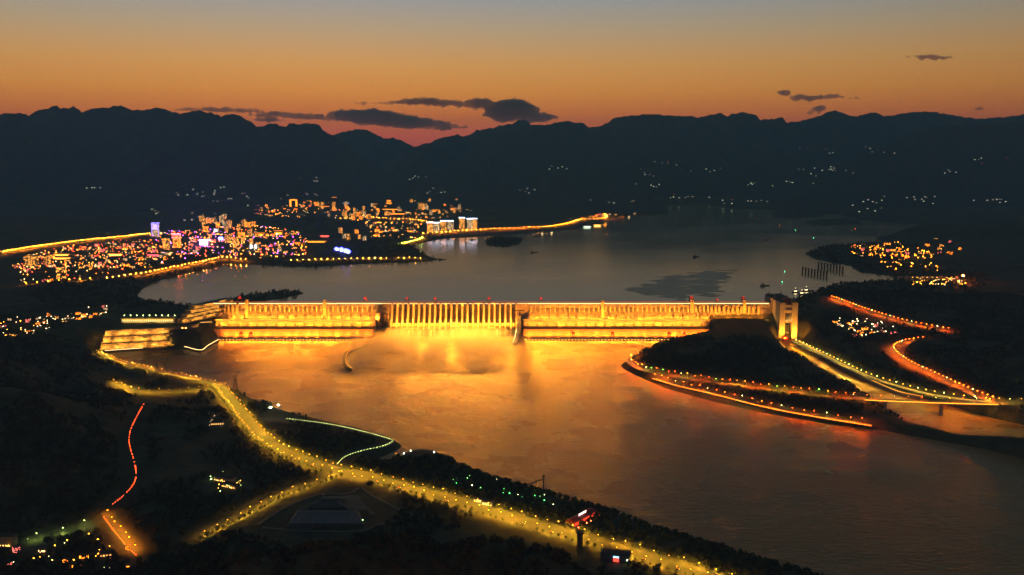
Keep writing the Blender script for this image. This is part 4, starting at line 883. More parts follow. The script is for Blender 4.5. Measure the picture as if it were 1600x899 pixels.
clear = lambda a, b_: all((a - c[0]) ** 2 + (b_ - c[1]) ** 2 > c[2] ** 2 for c in CLEAR)
woodland('woodland', 'dark woods covering the near left bank', 9000, (-2300, 900, 1330, 3300), lambda a, b_: clear(a, b_) and not (a > XL - 420 and b_ > 3050), 11, M['leaf_dark'])
woodland('woodland', 'black wooded hill in front of the boulevard', 4200, (-900, 420, 900, 1335), lambda a, b_: True, 12, M['leaf_dark'], 8, 13, 20, 0)
woodland('woodland', 'dark woods on the right bank round the ship channel', 6500, (300, 2400, 2250, 3900), lambda a, b_: not (a < 1110 and b_ > 3220), 13, M['leaf_dark'])
woodland('woodland', 'distant woods on the islands and shores of the reservoir', 5200, (-2600, 2700, 3470, 6800), lambda a, b_: wet(a, b_) < 400 and (b_ > 3520 or abs(a) > 1250), 15, M['leaf_dark'], 11, 18, 8, .3)
woodland('woodland', 'strip of trees between the boulevard and the river', 1500, (-500, 620, 1330, 2100), lambda a, b_: clear(a, b_) and wet(a, b_) < 130, 14, M['leaf'], 6, 10, 20)

# ------------------------------------------------------------------ cars with their lights on
cb = MB(); cb.box((0, 0, .35), (4.4, 1.8, .65)); cb.box((-.2, 0, 1.0), (2.6, 1.6, .55), 0, 0, .82)
for sx in (-1.35, 1.35):
    for sy in (-.85, .85): cb.bar((sx, sy - .1, .34), (sx, sy + .1, .34), .34, .34, 8)
M['car'] = mat('car_paint', (.12, .12, .13), .3, metal=.3); carm = cb.mesh('car', M['car'])
M['tail'] = emis('tail_light', (1, .07, .012), 32); M['headl'] = emis('head_light', (1, .75, .4), 24)
tl = MB().box((-2.25, 0, .65), (.14, 1.7, .34)).mesh('tail_light', M['tail']); hl = MB().box((2.25, -.6, .6), (.12, .4, .25)).box((2.25, .6, .6), (.12, .4, .25)).mesh('head_light', M['headl'])
def car(x, y, z, rz, lab, grp): o = tag(link('car', carm, None, (x, y, z), rz), lab, 'car', grp); link('tail_light', tl, o); link('head_light', hl, o)
for i, (x, y, z, _, a) in enumerate(offsets(RP['hill_road'], 8, 2.2)):
    if rnd.random() < .82: car(x, y, z + .14, a + math.pi, 'car with red tail lights queuing up the dark hill road', 'cars on the hill road')
for i, (x, y, z, _, a) in enumerate(offsets(RP['viaduct'], 9, 3)): car(x, y, z + .14, a + math.pi, 'car with red tail lights on the orange-lit road in the lower left', 'cars in the lower left')
for i, (x, y, z, _, a) in enumerate(offsets(RP['boulevard'], 61, 7)):
    if y > 1330 and rnd.random() < .7: car(x, y, z + .14, a, 'car driving along the lit boulevard', 'cars on the boulevard')
# ------------------------------------------------------------------ buildings with lit windows
WIN = [emis('window_warm', (1, .38, .05), 9, 'NONE'), emis('window_orange', (1, .22, .012), 18, 'NONE'), emis('window_white', (1, .62, .28), 5, 'NONE'), emis('window_pink', (1, .18, .14), 6, 'NONE')]
WALLS = [mat('town_wall_%d' % i, c, .9, var=.3, scale=.1) for i, c in enumerate(((.16, .15, .14), (.18, .14, .10), (.11, .11, .12)))]
def tower_meshes(w_, d, h, wi, wa, p, seed, crown=None, ww=2.4, wh=2.0, sx=4.2, sz=3.6):
    r = random.Random(seed); b = MB().box((0, 0, -8), (w_, d, h + 8)).box((0, 0, h), (w_ * .35, d * .5, 4)).box((0, -d / 2 - .6, h * .02), (w_ * .3, 1.2, h * .94))
    q = MB(); nx_ = max(1, int(w_ / sx)); nz = max(1, int(h / sz))
    for i in range(nx_):
        for k in range(nz):
            if r.random() < p:
                x = -w_ / 2 + (i + .5) * w_ / nx_; z = 1.5 + k * sz; yo = -d / 2 - .12 - (1.2 if abs(x) < w_ * .15 + .1 and z < h * .95 else 0); q.poly([(x - ww / 2, yo, z), (x + ww / 2, yo, z), (x + ww / 2, yo, z + wh), (x - ww / 2, yo, z + wh)], [(0, 1, 2, 3)])
    ny_ = max(1, int(d / sx))
    for s in (-1, 1):
        for i in range(ny_):
            for k in range(nz):
                if r.random() < p * .8:
                    y = -d / 2 + (i + .5) * d / ny_; z = 1.5 + k * sz; xo = s * (w_ / 2 + .12); f = [(xo, y - ww / 2, z), (xo, y + ww / 2, z), (xo, y + ww / 2, z + wh), (xo, y - ww / 2, z + wh)]
                    q.poly(f if s > 0 else f[::-1], [(0, 1, 2, 3)])
    return b.mesh('building', wa), q.mesh('lit_window', wi)
TV = [tower_meshes(rnd.uniform(24, 44), rnd.uniform(16, 22), rnd.uniform(44, 84), WIN[[0, 0, 2, 1][i % 4]], WALLS[i % 3], rnd.uniform(.22, .5), i) for i in range(12)]
LV = [tower_meshes(rnd.uniform(16, 40), rnd.uniform(12, 18), rnd.uniform(8, 22), WIN[[0, 1, 2, 0, 1, 3][i % 6]], WALLS[i % 3], rnd.uniform(.25, .6), 40 + i) for i in range(12)]
def building(name, lab, cat, grp, mm, x, y, z, rz, s=1.0):
    o = tag(link(name, mm[0], None, (x, y, z), rz, s), lab, cat, grp); c = link('lit_window', mm[1], o); c['kind'] = 'stuff'; return o
used = []
def scatter(poly, n, vs_, name, lab, cat, grp, smin=.8, smax=1.2, gap=30, z=105, seed=0):
    r = random.Random(seed); P = [at(x, y, z)[:2] for x, y in poly]; xs = [p[0] for p in P]; yy = [p[1] for p in P]; c = 0; PP = np.array(P); tries = 0
    while c < n and tries < n * 60:
        tries += 1; x = r.uniform(min(xs), max(xs)); y = r.uniform(min(yy), max(yy))
        if float(sdf(P, np.array([x]), np.array([y]))[0]) > 0 or wet(x, y) < 25 or any((x - a) ** 2 + (y - b_) ** 2 < gap * gap for a, b_ in used): continue
        used.append((x, y)); building(name, lab, cat, grp, r.choice(vs_), x, y, ground(x, y), r.uniform(-.5, .5), r.uniform(smin, smax)); c += 1
T = 'apartment_tower'; Hn = 'town_house'
# landmarks first
def lm(px, py, z0=None):
    x, y, z = at(px, py, z0 or 105); used.append((x, y)); return x, y, ground(x, y)
def neon(name, lab, px, py, w_, d, h, wi, col, st, parts, z0=None, wa=M['wall3'], seed=1, p=.4):
    x, y, z = lm(px, py, z0); mm = tower_meshes(w_, d, h, wi, wa, p, seed); o = building(name, lab, 'building', None, mm, x, y, z, 0)
    for k, (nm, c, dd) in enumerate(parts): MB().box(c, dd).build(nm, emis('neon_%s_%d' % (name, len(bpy.data.materials)), col, st * .45), o)
    return o
neon('hotel_tower', 'tall tower lit blue and violet at the edge of the town', 244, 372, 50, 24, 96, WIN[2], (.30, .22, 1), 9, [('neon_panel', (0, -13.6, 52), (34, .8, 38)), ('roof_neon', (0, 0, 96.5), (52, 26, 3)), ('neon_edge', (-24, -13.2, 4), (2.5, 1, 90)), ('neon_edge', (24, -13.2, 4), (2.5, 1, 90))])
neon('apartment_tower', 'dark tower with a glowing red rooftop sign', 277, 388, 46, 22, 76, WIN[1], (1, .03, .04), 50, [('rooftop_sign', (0, -8, 80), (54, 2, 12)), ('sign_band', (0, -12.2, 62), (44, 1, 4))])
neon('apartment_tower', 'dark tower just left of the red-signed one', 260, 391, 40, 22, 70, WIN[0], (1, .5, .2), 4, [('roof_neon', (0, 0, 70.3), (20, 10, 1))], seed=5)
neon('shopping_centre', 'low block glowing violet and white in the town', 320, 384, 60, 40, 30, WIN[2], (.62, .08, 1), 420, [('neon_facade', (0, -20.9, 3), (48, 1, 20)), ('roof_neon', (0, 0, 30.4), (60, 40, 1.5))])
neon('cinema', 'small block with a round blue screen in the town', 346, 375, 40, 24, 26, WIN[3], (.06, .10, 1), 140, [('blue_screen', (0, -13.4, 6), (26, .8, 18))])
neon('office_block', 'block with a pale blue screen near the violet one', 338, 366, 36, 20, 34, WIN[2], (.45, .6, 1), 14, [('screen', (0, -11.8, 12), (22, .8, 14))])
neon('market_hall', 'red-lit market hall beside the red-signed tower', 242, 400, 80, 40, 14, WIN[3], (1, .06, .12), 12, [('red_canopy', (0, -21, 8), (70, 2, 4))])
neon('office_block', 'block with white and blue signs on the town waterfront', 397, 387, 60, 24, 30, WIN[2], (.55, .75, 1), 18, [('sign', (-14, -13.4, 6), (12, .8, 20)), ('sign', (14, -13.4, 6), (12, .8, 20))])
GOLD = (1, .27, .015)
x, y, z = lm(459, 323, 140); t = thing('gate_tower', 'orange-lit building shaped like an arch above the town', 'building', (x, y, z))
og = emis('gold_outline', GOLD, 4)
for s in (-1, 1): MB().box((s * 34, 0, -6), (26, 26, 86)).build('tower', M['wall2'], t); MB().box((s * 34, -13.6, 0), (20, .8, 78)).build('neon_panel', og, t)
MB().box((0, 0, 66), (41.9, 24, 18)).build('bridge_floor', M['wall2'], t); MB().box((0, -12.6, 68), (40, .8, 14)).build('neon_panel', og, t); MB().box((0, 0, 84.1), (104, 30, 5)).build('roof', M['roof'], t)
def pavilion(lab, px, py, z0, w_, h, tiers_, col=GOLD, st=9):
    x, y, z = lm(px, py, z0); t = thing('pavilion', lab, 'building', (x, y, z)); zz = 0
    for k in range(tiers_):
        q = w_ * (1 - .2 * k); MB().box((0, 0, zz - (6 if k == 0 else 0)), (q, q * .6, h + (6 if k == 0 else 0))).build('storey', M['wall2'], t)
        MB().box((0, -q * .3 - .6, zz + 2), (q * .9, .8, h * .55)).build('lit_front', emis('pavilion_glow_%d' % len(bpy.data.materials), col, st * .45), t)
        e = q / 2 + 6; f = q * .3 + 6; MB().prism([(-e, -f), (e, -f), (e, f), (-e, f)], zz + h + .02, zz + h + 7, 0, [(-q * .3, -q * .15), (q * .3, -q * .15), (q * .3, q * .15), (-q * .3, q * .15)]).build('roof', M['roof'], t)
        MB().box((0, -f + .3, zz + h - 1.4), (2 * e, .8, 1.3)).build('eave_light', emis('eave_glow_%d' % len(bpy.data.materials), col, st * .6), t); zz += h + 7
    return t
pavilion('gold-lit hall with a tiered roof on the hill above the town', 523, 316, 140, 90, 18, 3)
pavilion('gold-lit long hall beside the tiered one', 508, 322, 138, 120, 14, 1)
pavilion('white and blue lit hall right of the gold ones', 541, 319, 138, 70, 14, 1, (.5, .6, 1), 9)
pavilion('orange-lit low hall left of the tiered one', 485, 318, 140, 90, 12, 1, (1, .3, .03), 9)
pavilion('large gold-lit temple-like hall over the upper town', 608, 322, 128, 80, 20, 3)
pavilion('wide gold-lit terrace hall below the temple-like one', 612, 327, 125, 190, 10, 1)
pavilion('second wide gold-lit terrace hall in the upper town', 622, 335, 118, 150, 8, 1)
pavilion('gold-lit slender block left of the temple-like hall', 587, 323, 126, 30, 30, 1)
pavilion('gold-lit hotel block among the upper town towers', 678, 331, 115, 90, 34, 1)
pavilion('gold-lit block at the right end of the upper town', 709, 328, 118, 70, 24, 1, (1, .3, .04), 8)
pavilion('gold-lit long restaurant above the lake in the lower town', 496, 377, 98, 130, 12, 1)
pavilion('red-lit hall behind the long restaurant', 508, 370, 100, 60, 12, 1, (1, .1, .06), 9)
pavilion('gold-lit gate building in the middle of the lower town', 436, 368, 103, 60, 34, 1)
pavilion('gold-lit low block left of the gate building', 407, 368, 103, 70, 26, 1)
pavilion('bright orange hall in the old quarter', 183, 400, 108, 70, 12, 1, (1, .34, .04), 22)
pavilion('orange-lit temple in the western quarter', 100, 404, 112, 100, 12, 2, (1, .34, .04), 9)
pavilion('orange-lit waterside hotel on the lake shore', 933, 352, 92, 60, 16, 1, (1, .48, .08), 12)
pavilion('white-lit landing stage hall on the lake shore', 917, 354, 92, 60, 9, 1, (.8, 1, .7), 8)
cw = emis('crown_white', (.55, .68, 1), 14)
for i, (px, py, hh) in enumerate(((672,361,74),(682,361,72),(693,360,76),(704,360,76),(722,359,88),(734,359,86),(741,358,86))):
    x, y, z = lm(px, py, 98); mm = tower_meshes(46, 20, hh, WIN[2] if i % 2 else WIN[0], M['wall3'], .42, 80 + i); o = building(T, ['leftmost', 'second from the left', 'third from the left', 'fourth from the left', 'fifth from the left', 'sixth from the left', 'rightmost'][i] + ' of the lakeside towers with white roof lights', 'building', 'white-crowned lakeside towers', mm, x, y, z, 0)
    MB().box((0, -10.5, hh + .2), (50, 1.6, 3.2)).build('roof_light', cw, o)
# blue lit pavilions on the cape
x, y, z = lm(534, 397, 98); t = thing('pavilion', 'cluster of blue-lit tiered roofs on the wooded cape', 'building', (x, y, z + 4)); bl = emis('blue_roof', (.05, .06, 1), 22); r = random.Random(4)
for k in range(9):
    a, c = -54 + k * 13 + r.uniform(-4, 4), 150 - k * 24 + r.uniform(-30, 30); MB().box((a, c, -14), (20, 14, 20 + 2 * r.random())).build('wall', M['wall'], t)
    MB().prism([(a - 14, c - 10), (a + 14, c - 10), (a + 14, c + 10), (a - 14, c + 10)], 8.2, 18, 0, [(a - 4, c - 1), (a + 4, c - 1), (a + 4, c + 1), (a - 4, c + 1)]).build('roof', bl, t)
    MB().box((a, c - 7.7, 1), (16, .8, 4)).build('lit_front', emis('cape_window_%d' % k, (.3, .35, 1), 14), t)
# towns of ordinary houses and towers: nothing tells them apart
U = 'buildings of the lake town'
scatter([(312,345),(352,345),(352,362),(312,362)], 12, TV, T, 'apartment tower with lit windows in the cluster above the town', 'building', U, .8, 1.1, 60, 112, 1)
scatter([(352,360),(400,360),(400,388),(352,388)], 16, TV, T, 'apartment tower with lit windows behind the town waterfront', 'building', U, .7, 1.0, 55, 103, 2)
scatter([(290,372),(345,372),(345,396),(290,396)], 14, LV, Hn, 'low lit building round the violet block', 'building', U, .9, 1.4, 40, 104, 3)
scatter([(100,388),(235,378),(300,392),(250,414),(150,424),(90,420)], 46, LV, Hn, 'low house with lit windows in the old quarter', 'house', U, .7, 1.2, 42, 108, 4)
scatter([(20,412),(60,402),(108,404),(110,436),(40,444)], 26, LV + TV[:2], Hn, 'lit building in the western quarter of the town', 'building', U, .7, 1.1, 42, 108, 5)
scatter([(400,366),(470,362),(480,392),(400,396)], 30, LV, Hn, 'low lit building behind the lower waterfront', 'building', U, .9, 1.3, 40, 102, 6)
scatter([(530,360),(570,362),(570,376),(530,374)], 7, TV, T, 'apartment tower with lit windows beside the wooded cape', 'building', U, .6, .8, 55, 100, 7)
scatter([(490,322),(640,326),(600,350),(560,346),(500,334)], 36, TV, T, 'apartment tower with lit windows in the upper town', 'building', U, .7, 1.05, 60, 122, 8)
scatter([(640,318),(720,318),(720,334),(640,336)], 18, TV, T, 'apartment tower with lit windows in the right part of the upper town', 'building', U, .7, 1.1, 70, 120, 9)
scatter([(580,352),(645,352),(650,366),(585,368)], 14, LV, Hn, 'low lit building between the upper town and the bay', 'building', U, .9, 1.3, 40, 104, 10)
scatter([(400,322),(500,320),(480,336),(395,344)], 26, LV, Hn, 'low lit building on the slope left of the upper town', 'building', U, .9, 1.4, 60, 132, 11)
scatter([(900,340),(1015,322),(1010,330),(950,346)], 12, LV, Hn, 'small lit building on the point across the lake', 'house', 'houses on the far point', .8, 1.1, 40, 98, 12)
scatter([(1320,384),(1400,380),(1440,400),(1440,420),(1370,412),(1325,398)], 26, LV, Hn, 'lit building of the village on the right shore of the reservoir', 'house', 'houses of the right shore village', .7, 1.2, 34, 97, 13)
scatter([(1440,375),(1500,372),(1500,402),(1450,404)], 12, LV, Hn, 'lit house on the slope behind the right shore village', 'house', 'houses behind the right shore village', .7, 1.0, 40, 102, 14)
scatter([(1300,494),(1370,500),(1400,512),(1330,510)], 12, LV, Hn, 'low pale-lit shed below the hillside road', 'shed', 'sheds below the hillside road', .5, .7, 24, 92, 15)
scatter([(50,486),(170,472),(176,480),(60,502)], 16, LV, Hn, 'small lit house beside the road left of the dam', 'house', 'houses left of the dam', .5, .7, 24, 106, 16)
scatter([(0,500),(60,496),(60,512),(0,516)], 7, LV, Hn, 'small lit house at the left edge above the wooded slope', 'house', 'houses at the left edge', .5, .7, 22, 106, 17)
scatter([(0,845),(200,850),(215,899),(0,899)], 10, LV, Hn, 'small dim house in the lower left corner', 'house', 'houses in the lower left corner', .35, .5, 26, 30, 18)
# lights of the towns: small lamps, past counting
def lights(name, label, n, poly, z, cols, size, seed, hgt=7, wob=0):
    r = random.Random(seed); P = [at(x, y, z)[:2] for x, y in poly]; xs = [p[0] for p in P]; yy = [p[1] for p in P]; xx = np.array([r.uniform(min(xs), max(xs)) for _ in range(n * 3)]); yv = np.array([r.uniform(min(yy), max(yy)) for _ in range(n * 3)])
    d = sdf(P, xx, yv); b = MB(); c = 0
    for x, y, q in zip(xx, yv, d):
        if q > 0 or c >= n or wet(x, y) < 8: continue
        g = ground(x, y); h = hgt * r.uniform(.6, 1.6); s = size * r.uniform(.6, 1.5); b.box((x, y, g + h), (s, s, s * .7), 0, r.randrange(len(cols))); b.box((x, y, g - 1), (.4, .4, h + 1), 0, len(cols)); c += 1
    return tag(b.build(name, cols + [M['steel']]), label, 'lights', kind='stuff')
E_ = lambda nm, c, s: emis(nm, c, s, 'AUTO')
CW = [E_('town_amber', (1, .20, .008), 70), E_('town_gold', (1, .36, .025), 44), E_('town_white', (1, .72, .34), 18), E_('town_red', (1, .05, .02), 60), E_('town_violet', (.5, .08, 1), 60)]
lights('town_lights', 'street and shop lights of the lower town', 520, [(232,366),(400,356),(480,366),(480,398),(400,402),(330,400),(250,412)], 105, CW, 2.0, 1)
lights('town_lights', 'street lights of the old and western quarters', 420, [(20,412),(100,388),(235,376),(260,410),(120,436),(30,446)], 108, CW[:4], 1.6, 2)
lights('town_lights', 'street lights of the upper town', 460, [(400,330),(450,312),(720,316),(745,330),(640,350),(560,346),(430,342)], 124, CW[:3], 2.2, 3)
lights('town_lights', 'lights between the upper town and the bay', 90, [(570,352),(660,350),(650,372),(580,372)], 102, CW[:3], 2.2, 4)
lights('village_lights', 'lights of the village on the right shore of the reservoir', 130, [(1325,385),(1400,378),(1450,395),(1470,425),(1400,424),(1330,398)], 97, CW[:2], 2.0, 5)
lights('village_lights', 'lights round the ship locks', 70, [(1410,434),(1500,436),(1510,446),(1420,447)], 98, [CW[1], CW[2]], 1.7, 6)
lights('village_lights', 'lights along the point across the lake', 40, [(890,342),(1015,322),(1012,328),(950,346)], 97, CW[:3], 2.2, 7)
lights('village_lights', 'pale lights of sheds below the hillside road', 40, [(1296,493),(1370,498),(1410,512),(1350,514)], 92, [CW[2]], 1.4, 8, 5)
lights('village_lights', 'pale lights of the houses left of the dam', 46, [(50,488),(170,472),(176,480),(60,504)], 106, [CW[2]], 1.3, 9, 5)
lights('village_lights', 'pale lights at the left edge above the wooded slope', 22, [(0,500),(64,494),(60,513),(0,516)], 106, [CW[2], CW[1]], 1.2, 10, 5)
lights('garden_lights', 'green and pale lights among the riverside trees', 26, [(700,732),(880,782),(870,800),(700,760)], 14, [E_('green_lamp', (.10, 1, .18), 14), E_('pale_lamp', (1, .9, .45), 14), E_('green_lamp_soft', (.25, 1, .2), 8)], 1.0, 11, 5)
lights('village_lights', 'scattered lamps in the lower left corner', 26, [(0,845),(160,830),(215,899),(0,899)], 28, [E_('yard_lamp', (.8, 1, .4), 8), CW[1]], .7, 12, 6)
lights('garden_lights', 'lamps in the compound on the left slope', 30, [(318,748),(345,742),(384,762),(344,780)], 22, [E_('compound_green', (.6, 1, .3), 16), E_('compound_gold', (1, .42, .05), 20)], .8, 13, 5)
lights('garden_lights', 'lamps of the small farmstead on the left slope', 9, [(326,660),(352,658),(352,675),(328,675)], 24, [E_('farm_lamp', (1, .7, .3), 10)], .8, 14, 4)
# rows of street lamps in the town, too far to show more than their lights
def lamp_row(lab, P, step, col, s, off=9, h=12, dn_='amber'):
    b = MB(); t = link('road', None); struct(t, 'far town road'); MB().strip(P, -7, 7, .3, 5).build('carriageway', M['asphalt'], t)
    for x, y, z, rz, _ in offsets(P, step, off): b.box((x, y, z + h), (s, s, s * .5)); b.box((x, y, z - 3), (.5, .5, h + 2.6), 0, 1); b.poly([(x - s / 2, y - s / 2, z + h - .1), (x - s / 2, y + s / 2, z + h - .1), (x + s / 2, y + s / 2, z + h - .1), (x + s / 2, y - s / 2, z + h - .1)], [(0, 1, 2, 3)], 2)
    return tag(b.build('distant_lamps', [col, M['steel'], DOWN[dn_]]), lab, 'lights', kind='stuff')
lamp_row('row of yellow lamps on the road into the town from the left', RPC['ring_road'], 46, E_('row_yellow', (1, .40, .025), 80), 2.6)
lamp_row('second row of yellow lamps across the same road', RPC['ring_road'], 46, bpy.data.materials['row_yellow'], 2.0, -9)
lamp_row('row of orange lamps on the lakeside road', RPC['lake_road'], 36, E_('row_orange', (1, .17, .006), 260), 2.4)
lamp_row('row of orange lamps on the road below the western quarter', RPC['west_road'], 46, bpy.data.materials['row_orange'], 2.2)
lamp_row('row of orange lamps on the town quay', RPC['quay'], 40, bpy.data.materials['row_orange'], 2.0)
lamp_row('row of gold lamps round the wooded cape', RPC['cape_walk'], 34, E_('row_gold', (1, .36, .02), 240), 1.7, 5, 6)
lamp_row('row of greenish lamps on the bay walk', RPC['bay_walk'], 26, E_('row_green', (.45, 1, .05), 140), 2.2, 5, 6)
lamp_row('row of orange lamps on the road round the bay', RPC['bay_road'], 46, E_('row_bay', (1, .22, .008), 260), 2.6)
lamp_row('row of lamps on the street through the upper town', RPC['town_street'], 50, bpy.data.materials['row_bay'], 2.2)
# scattered farmhouses on the mountain slopes
fh = MB().box((0, 0, -4), (14, 9, 10)).prism([(-8, -5.5), (8, -5.5), (8, 5.5), (-8, 5.5)], 6.05, 9.5, 0, [(-8, -.2), (8, -.2), (8, .2), (-8, .2)]).mesh('farmhouse', M['wall'])
fw = [MB().box((0, -4.8, 1.5), (9, .4, 3)).mesh('lit_front', emis('farm_glow_%d' % i, c, .5 + .5 * (i % 3))) for i, c in enumerate(((1, .85, .5), (1, .95, .75), (.85, 1, .6), (1, .12, .05)))]
dg = bpy.context.evaluated_depsgraph_get(); dg.update()
def ray_ground(px, py):
    a = PITCH + math.atan((py - CY) / F); d0 = Vector(((px - CX) / F, math.cos(PITCH) - (CY - py) / F * -math.sin(PITCH), 0))
    yv = Vector((0, math.cos(PITCH), -math.sin(PITCH))); up = Vector((0, math.sin(PITCH), math.cos(PITCH))); d = (yv + Vector((1, 0, 0)) * ((px - CX) / F) + up * ((CY - py) / F)).normalized()
    hit, loc, _, _, ob, _ = sc.ray_cast(dg, Vector((0, 0, ZC)), d); return loc if hit else None
r = random.Random(5)
FARM = [('left mountain slope', (20, 420, 282, 345), 44), ('slope above the upper town', (380, 720, 268, 306), 20), ('slope beyond the head of the lake', (800, 1220, 250, 318), 46), ('right mountain slope', (1240, 1600, 225, 345), 60), ('foot of the slope across the lake', (1060, 1590, 308, 334), 26)]
for nm, (a, c, d_, e), n in FARM:
    cx_, cy_ = r.uniform(a, c), r.uniform(d_, e)
    for i in range(n):
        if i % 5 == 0: cx_, cy_ = r.uniform(a, c), r.uniform(d_, e)
        p = ray_ground(cx_ + r.gauss(0, 16), min(max(cy_ + r.gauss(0, 3), d_), e))
        if p is None or p.y < 6500 or p.z < ZRES + 1 or wet(p.x, p.y) < 6: continue
        o = tag(link('farmhouse', fh, None, p, r.uniform(-.6, .6), 1.0 + p.y / 14000), 'tiny lit farmhouse on the ' + nm, 'house', 'farmhouses on the ' + nm); link('lit_front', fw[3 if r.random() < .04 else r.randrange(3)], o)

# ------------------------------------------------------------------ harbour, locks and boats
dol = MB().bar((0, 0, -20), (0, 0, 24), 4.2, 4.2, 10).bar((0, 0, 24), (0, 0, 26), 5, 5, 10).mesh('mooring_pillar', M['darkcon'])
for i in range(9):
    x, y, _ = at(1254 + i * 4.7, 425 + i * .9, ZRES); tag(link('mooring_pillar', dol, None, (x, y, ZRES)), 'concrete mooring pillar in the front row off the right shore', 'pillar', 'front row of mooring pillars')
    x, y, _ = at(1279 + i * 4.7, 417 + i * .9, ZRES); tag(link('mooring_pillar', dol, None, (x, y, ZRES)), 'concrete mooring pillar in the back row off the right shore', 'pillar', 'back row of mooring pillars')
t = thing('ship_lock', 'long concrete ship lock with lamps on the right shore', 'ship lock', at(1455, 440, 92))
for s in (0, 1, 2): MB().box((0, s * 46, -14), (240, 10, 26)).build('lock_wall', M['concrete2'], t)
for s in (-118, -40, 40, 118): MB().box((s, -3, 12.05), (12, 12, 14)).build('gate_tower', M['concrete2'], t)
for i in range(11): MB().bar((-115 + i * 23, -7, 12), (-115 + i * 23, -7, 20), .3).box((-115 + i * 23, -7, 20), (2.2, 2.2, 1), 0, 1).build('lock_lamp', [M['steel'], LAMP['warm']], t)
t = thing('floodlight_mast', 'mast with a fierce orange-red floodlight above the ship locks', 'floodlight', at(1504, 441, 98)); MB().bar((0, 0, -3), (0, 0, 30), .8, .5, 8).build('mast', M['steel'], t); MB().box((0, -1, 29), (7, 4, 4)).build('lamp_head', emis('fierce_lamp', (1, .14, .01), 900), t)
M['cabin'] = mat('boat_cabin', (.6, .6, .58), .5); bg_ = emis('boat_light', (1, .75, .35), 9)
hullm = MB().prism([(-20, -4), (14, -4.5), (22, 0), (14, 4.5), (-20, 4)], -1, 3, 0, [(-21, -4.6), (15, -5.2), (25, 0), (15, 5.2), (-21, 4.6)]).mesh('hull', M['hull']); cabm = MB().box((-9, 0, 3.05), (16, 7, 5)).box((-10, 0, 8.1), (8, 5, 3)).bar((-6, 0, 11), (-6, 0, 17), .25).mesh('cabin', M['cabin']); lim = MB().box((-9, -3.7, 5), (13, .3, 1.2)).box((-6, 0, 17), (1.2, 1.2, 1.2)).mesh('cabin_lights', bg_)
BO = [(1245,457,.3,1,'moored boat with lit cabin near the right end of the dam'), (1262,455,.2,1,'second moored boat with lit cabin near the right end of the dam'), (1255,460,.25,1,'long moored barge in front of the two lit boats'), (849,366,.1,1,'boat moored off the bay road'), (864,365,.0,1,'boat moored right of the first one off the bay road'), (838,370,.2,0,'dark barge off the bay road'), (984,340,.1,1,'boat at the far point'), (1087,402,.5,0,'lone dark boat in the middle of the reservoir'), (1243,330,.2,1,'boat near the small wooded island'), (1195,447,.3,0,'small dark boat left of the mooring pillars'), (739,375,.1,0,'dark boat in the town bay'), (1310,398,.4,0,'dark boat beside the right shore'), (690,406,.1,0,'small boat off the tip of the cape'), (1199,375,.3,0,'small dark boat far out on the reservoir'), (834,395,.1,0,'lone dark boat off the left shore of the reservoir')]
for px, py, rz, lit, lab in BO:
    x, y, _ = at(px, py, ZRES); t = thing('boat', lab, 'boat', (x, y, ZRES + .2), rz, 'boats on the reservoir', 1.1); link('hull', hullm, t); link('cabin', cabm, t)
    if lit: link('cabin_lights', lim, t)
bm_ = MB().bar((0, 0, -1), (0, 0, 3), 1.5, .5, 8).mesh('buoy', M['redsteel']); bl_ = [MB().box((0, 0, 3), (1.6, 1.6, 1.6)).mesh('buoy_lamp', emis('buoy_%d' % i, c, 18)) for i, c in enumerate(((.1, 1, .4), (1, .1, .05)))]
for i, (px, py) in enumerate(((1218,352),(1243,360),(1271,372),(1181,340),(1226,425),(1130,331),(1336,358),(1222,442))):
    x, y, _ = at(px, py, ZRES); o = tag(link('buoy', bm_, None, (x, y, ZRES)), 'channel buoy with a %s lamp on the reservoir' % ('green' if i % 3 else 'red'), 'buoy', 'channel buoys'); link('buoy_lamp', bl_[0 if i % 3 else 1], o)
# pier of the harbour on the near bank with two bright lamps
t = thing('pier', 'dark concrete landing pier reaching into the river', 'pier'); pth = ppath([(420,645,6),(440,645,6),(458,647,5),(478,650,3)], step=6); MB().strip(pth, -5, 5, 0, 12).build('deck', M['darkcon'], t)
for px, py, lab in ((423,645,'left of two brilliant white floodlights on the landing pier'), (435,641,'right of two brilliant white floodlights on the landing pier')):
    t = thing('floodlight_mast', lab, 'floodlight', at(px, py, 6)); MB().bar((0, 0, -6), (0, 0, 14), .35, .2, 6).build('mast', M['steel'], t); MB().box((0, 0, 13.6), (2.4, 2.4, 1.2)).build('lamp_head', emis('brilliant_lamp_%d' % px, (.9, 1, .7), 420), t)
p = [at(x, y, 7)[:2] for x, y in [(395,650),(440,648),(462,655),(430,657)]]; struct(MB().prism(p, 0, 7.4).build('pavement', M['paving']), 'pale landing beside the pier')
# museum complex, dark, with a sloping roof and an orange canopy
t = thing('museum', 'large dark low museum with sloping flanks and an orange-lit canopy', 'building', (0, 0, 0)); zb = 18.0
q = lambda L_, z: [at(x, y, z)[:2] for x, y in L_]
MB().prism(q([(400,828),(445,792),(500,775),(556,775),(612,830)], zb), 12, zb + 1.2).build('plaza', M['paving'], t)
MB().prism(q([(446,826),(463,799),(560,799),(573,826)], zb), zb + 1.21, zb + 10, 0, q([(452,818),(468,797),(556,797),(567,818)], zb + 10)).build('main_hall', M['wall3'], t)
MB().prism(q([(482,796),(497,783),(527,783),(545,795)], zb + 10), zb + 1.3, zb + 13).build('upper_hall', M['roof'], t)
MB().prism(q([(502,780),(503,776),(550,776),(549,780)], zb + 14), zb + 13.5, zb + 15).build('canopy', M['wall2'], t)
for x_ in (505, 547): p = at(x_, 779, zb + 2); MB().bar((p[0], p[1], zb), (p[0], p[1], zb + 13.4), .6).build('column', M['wall'], t)
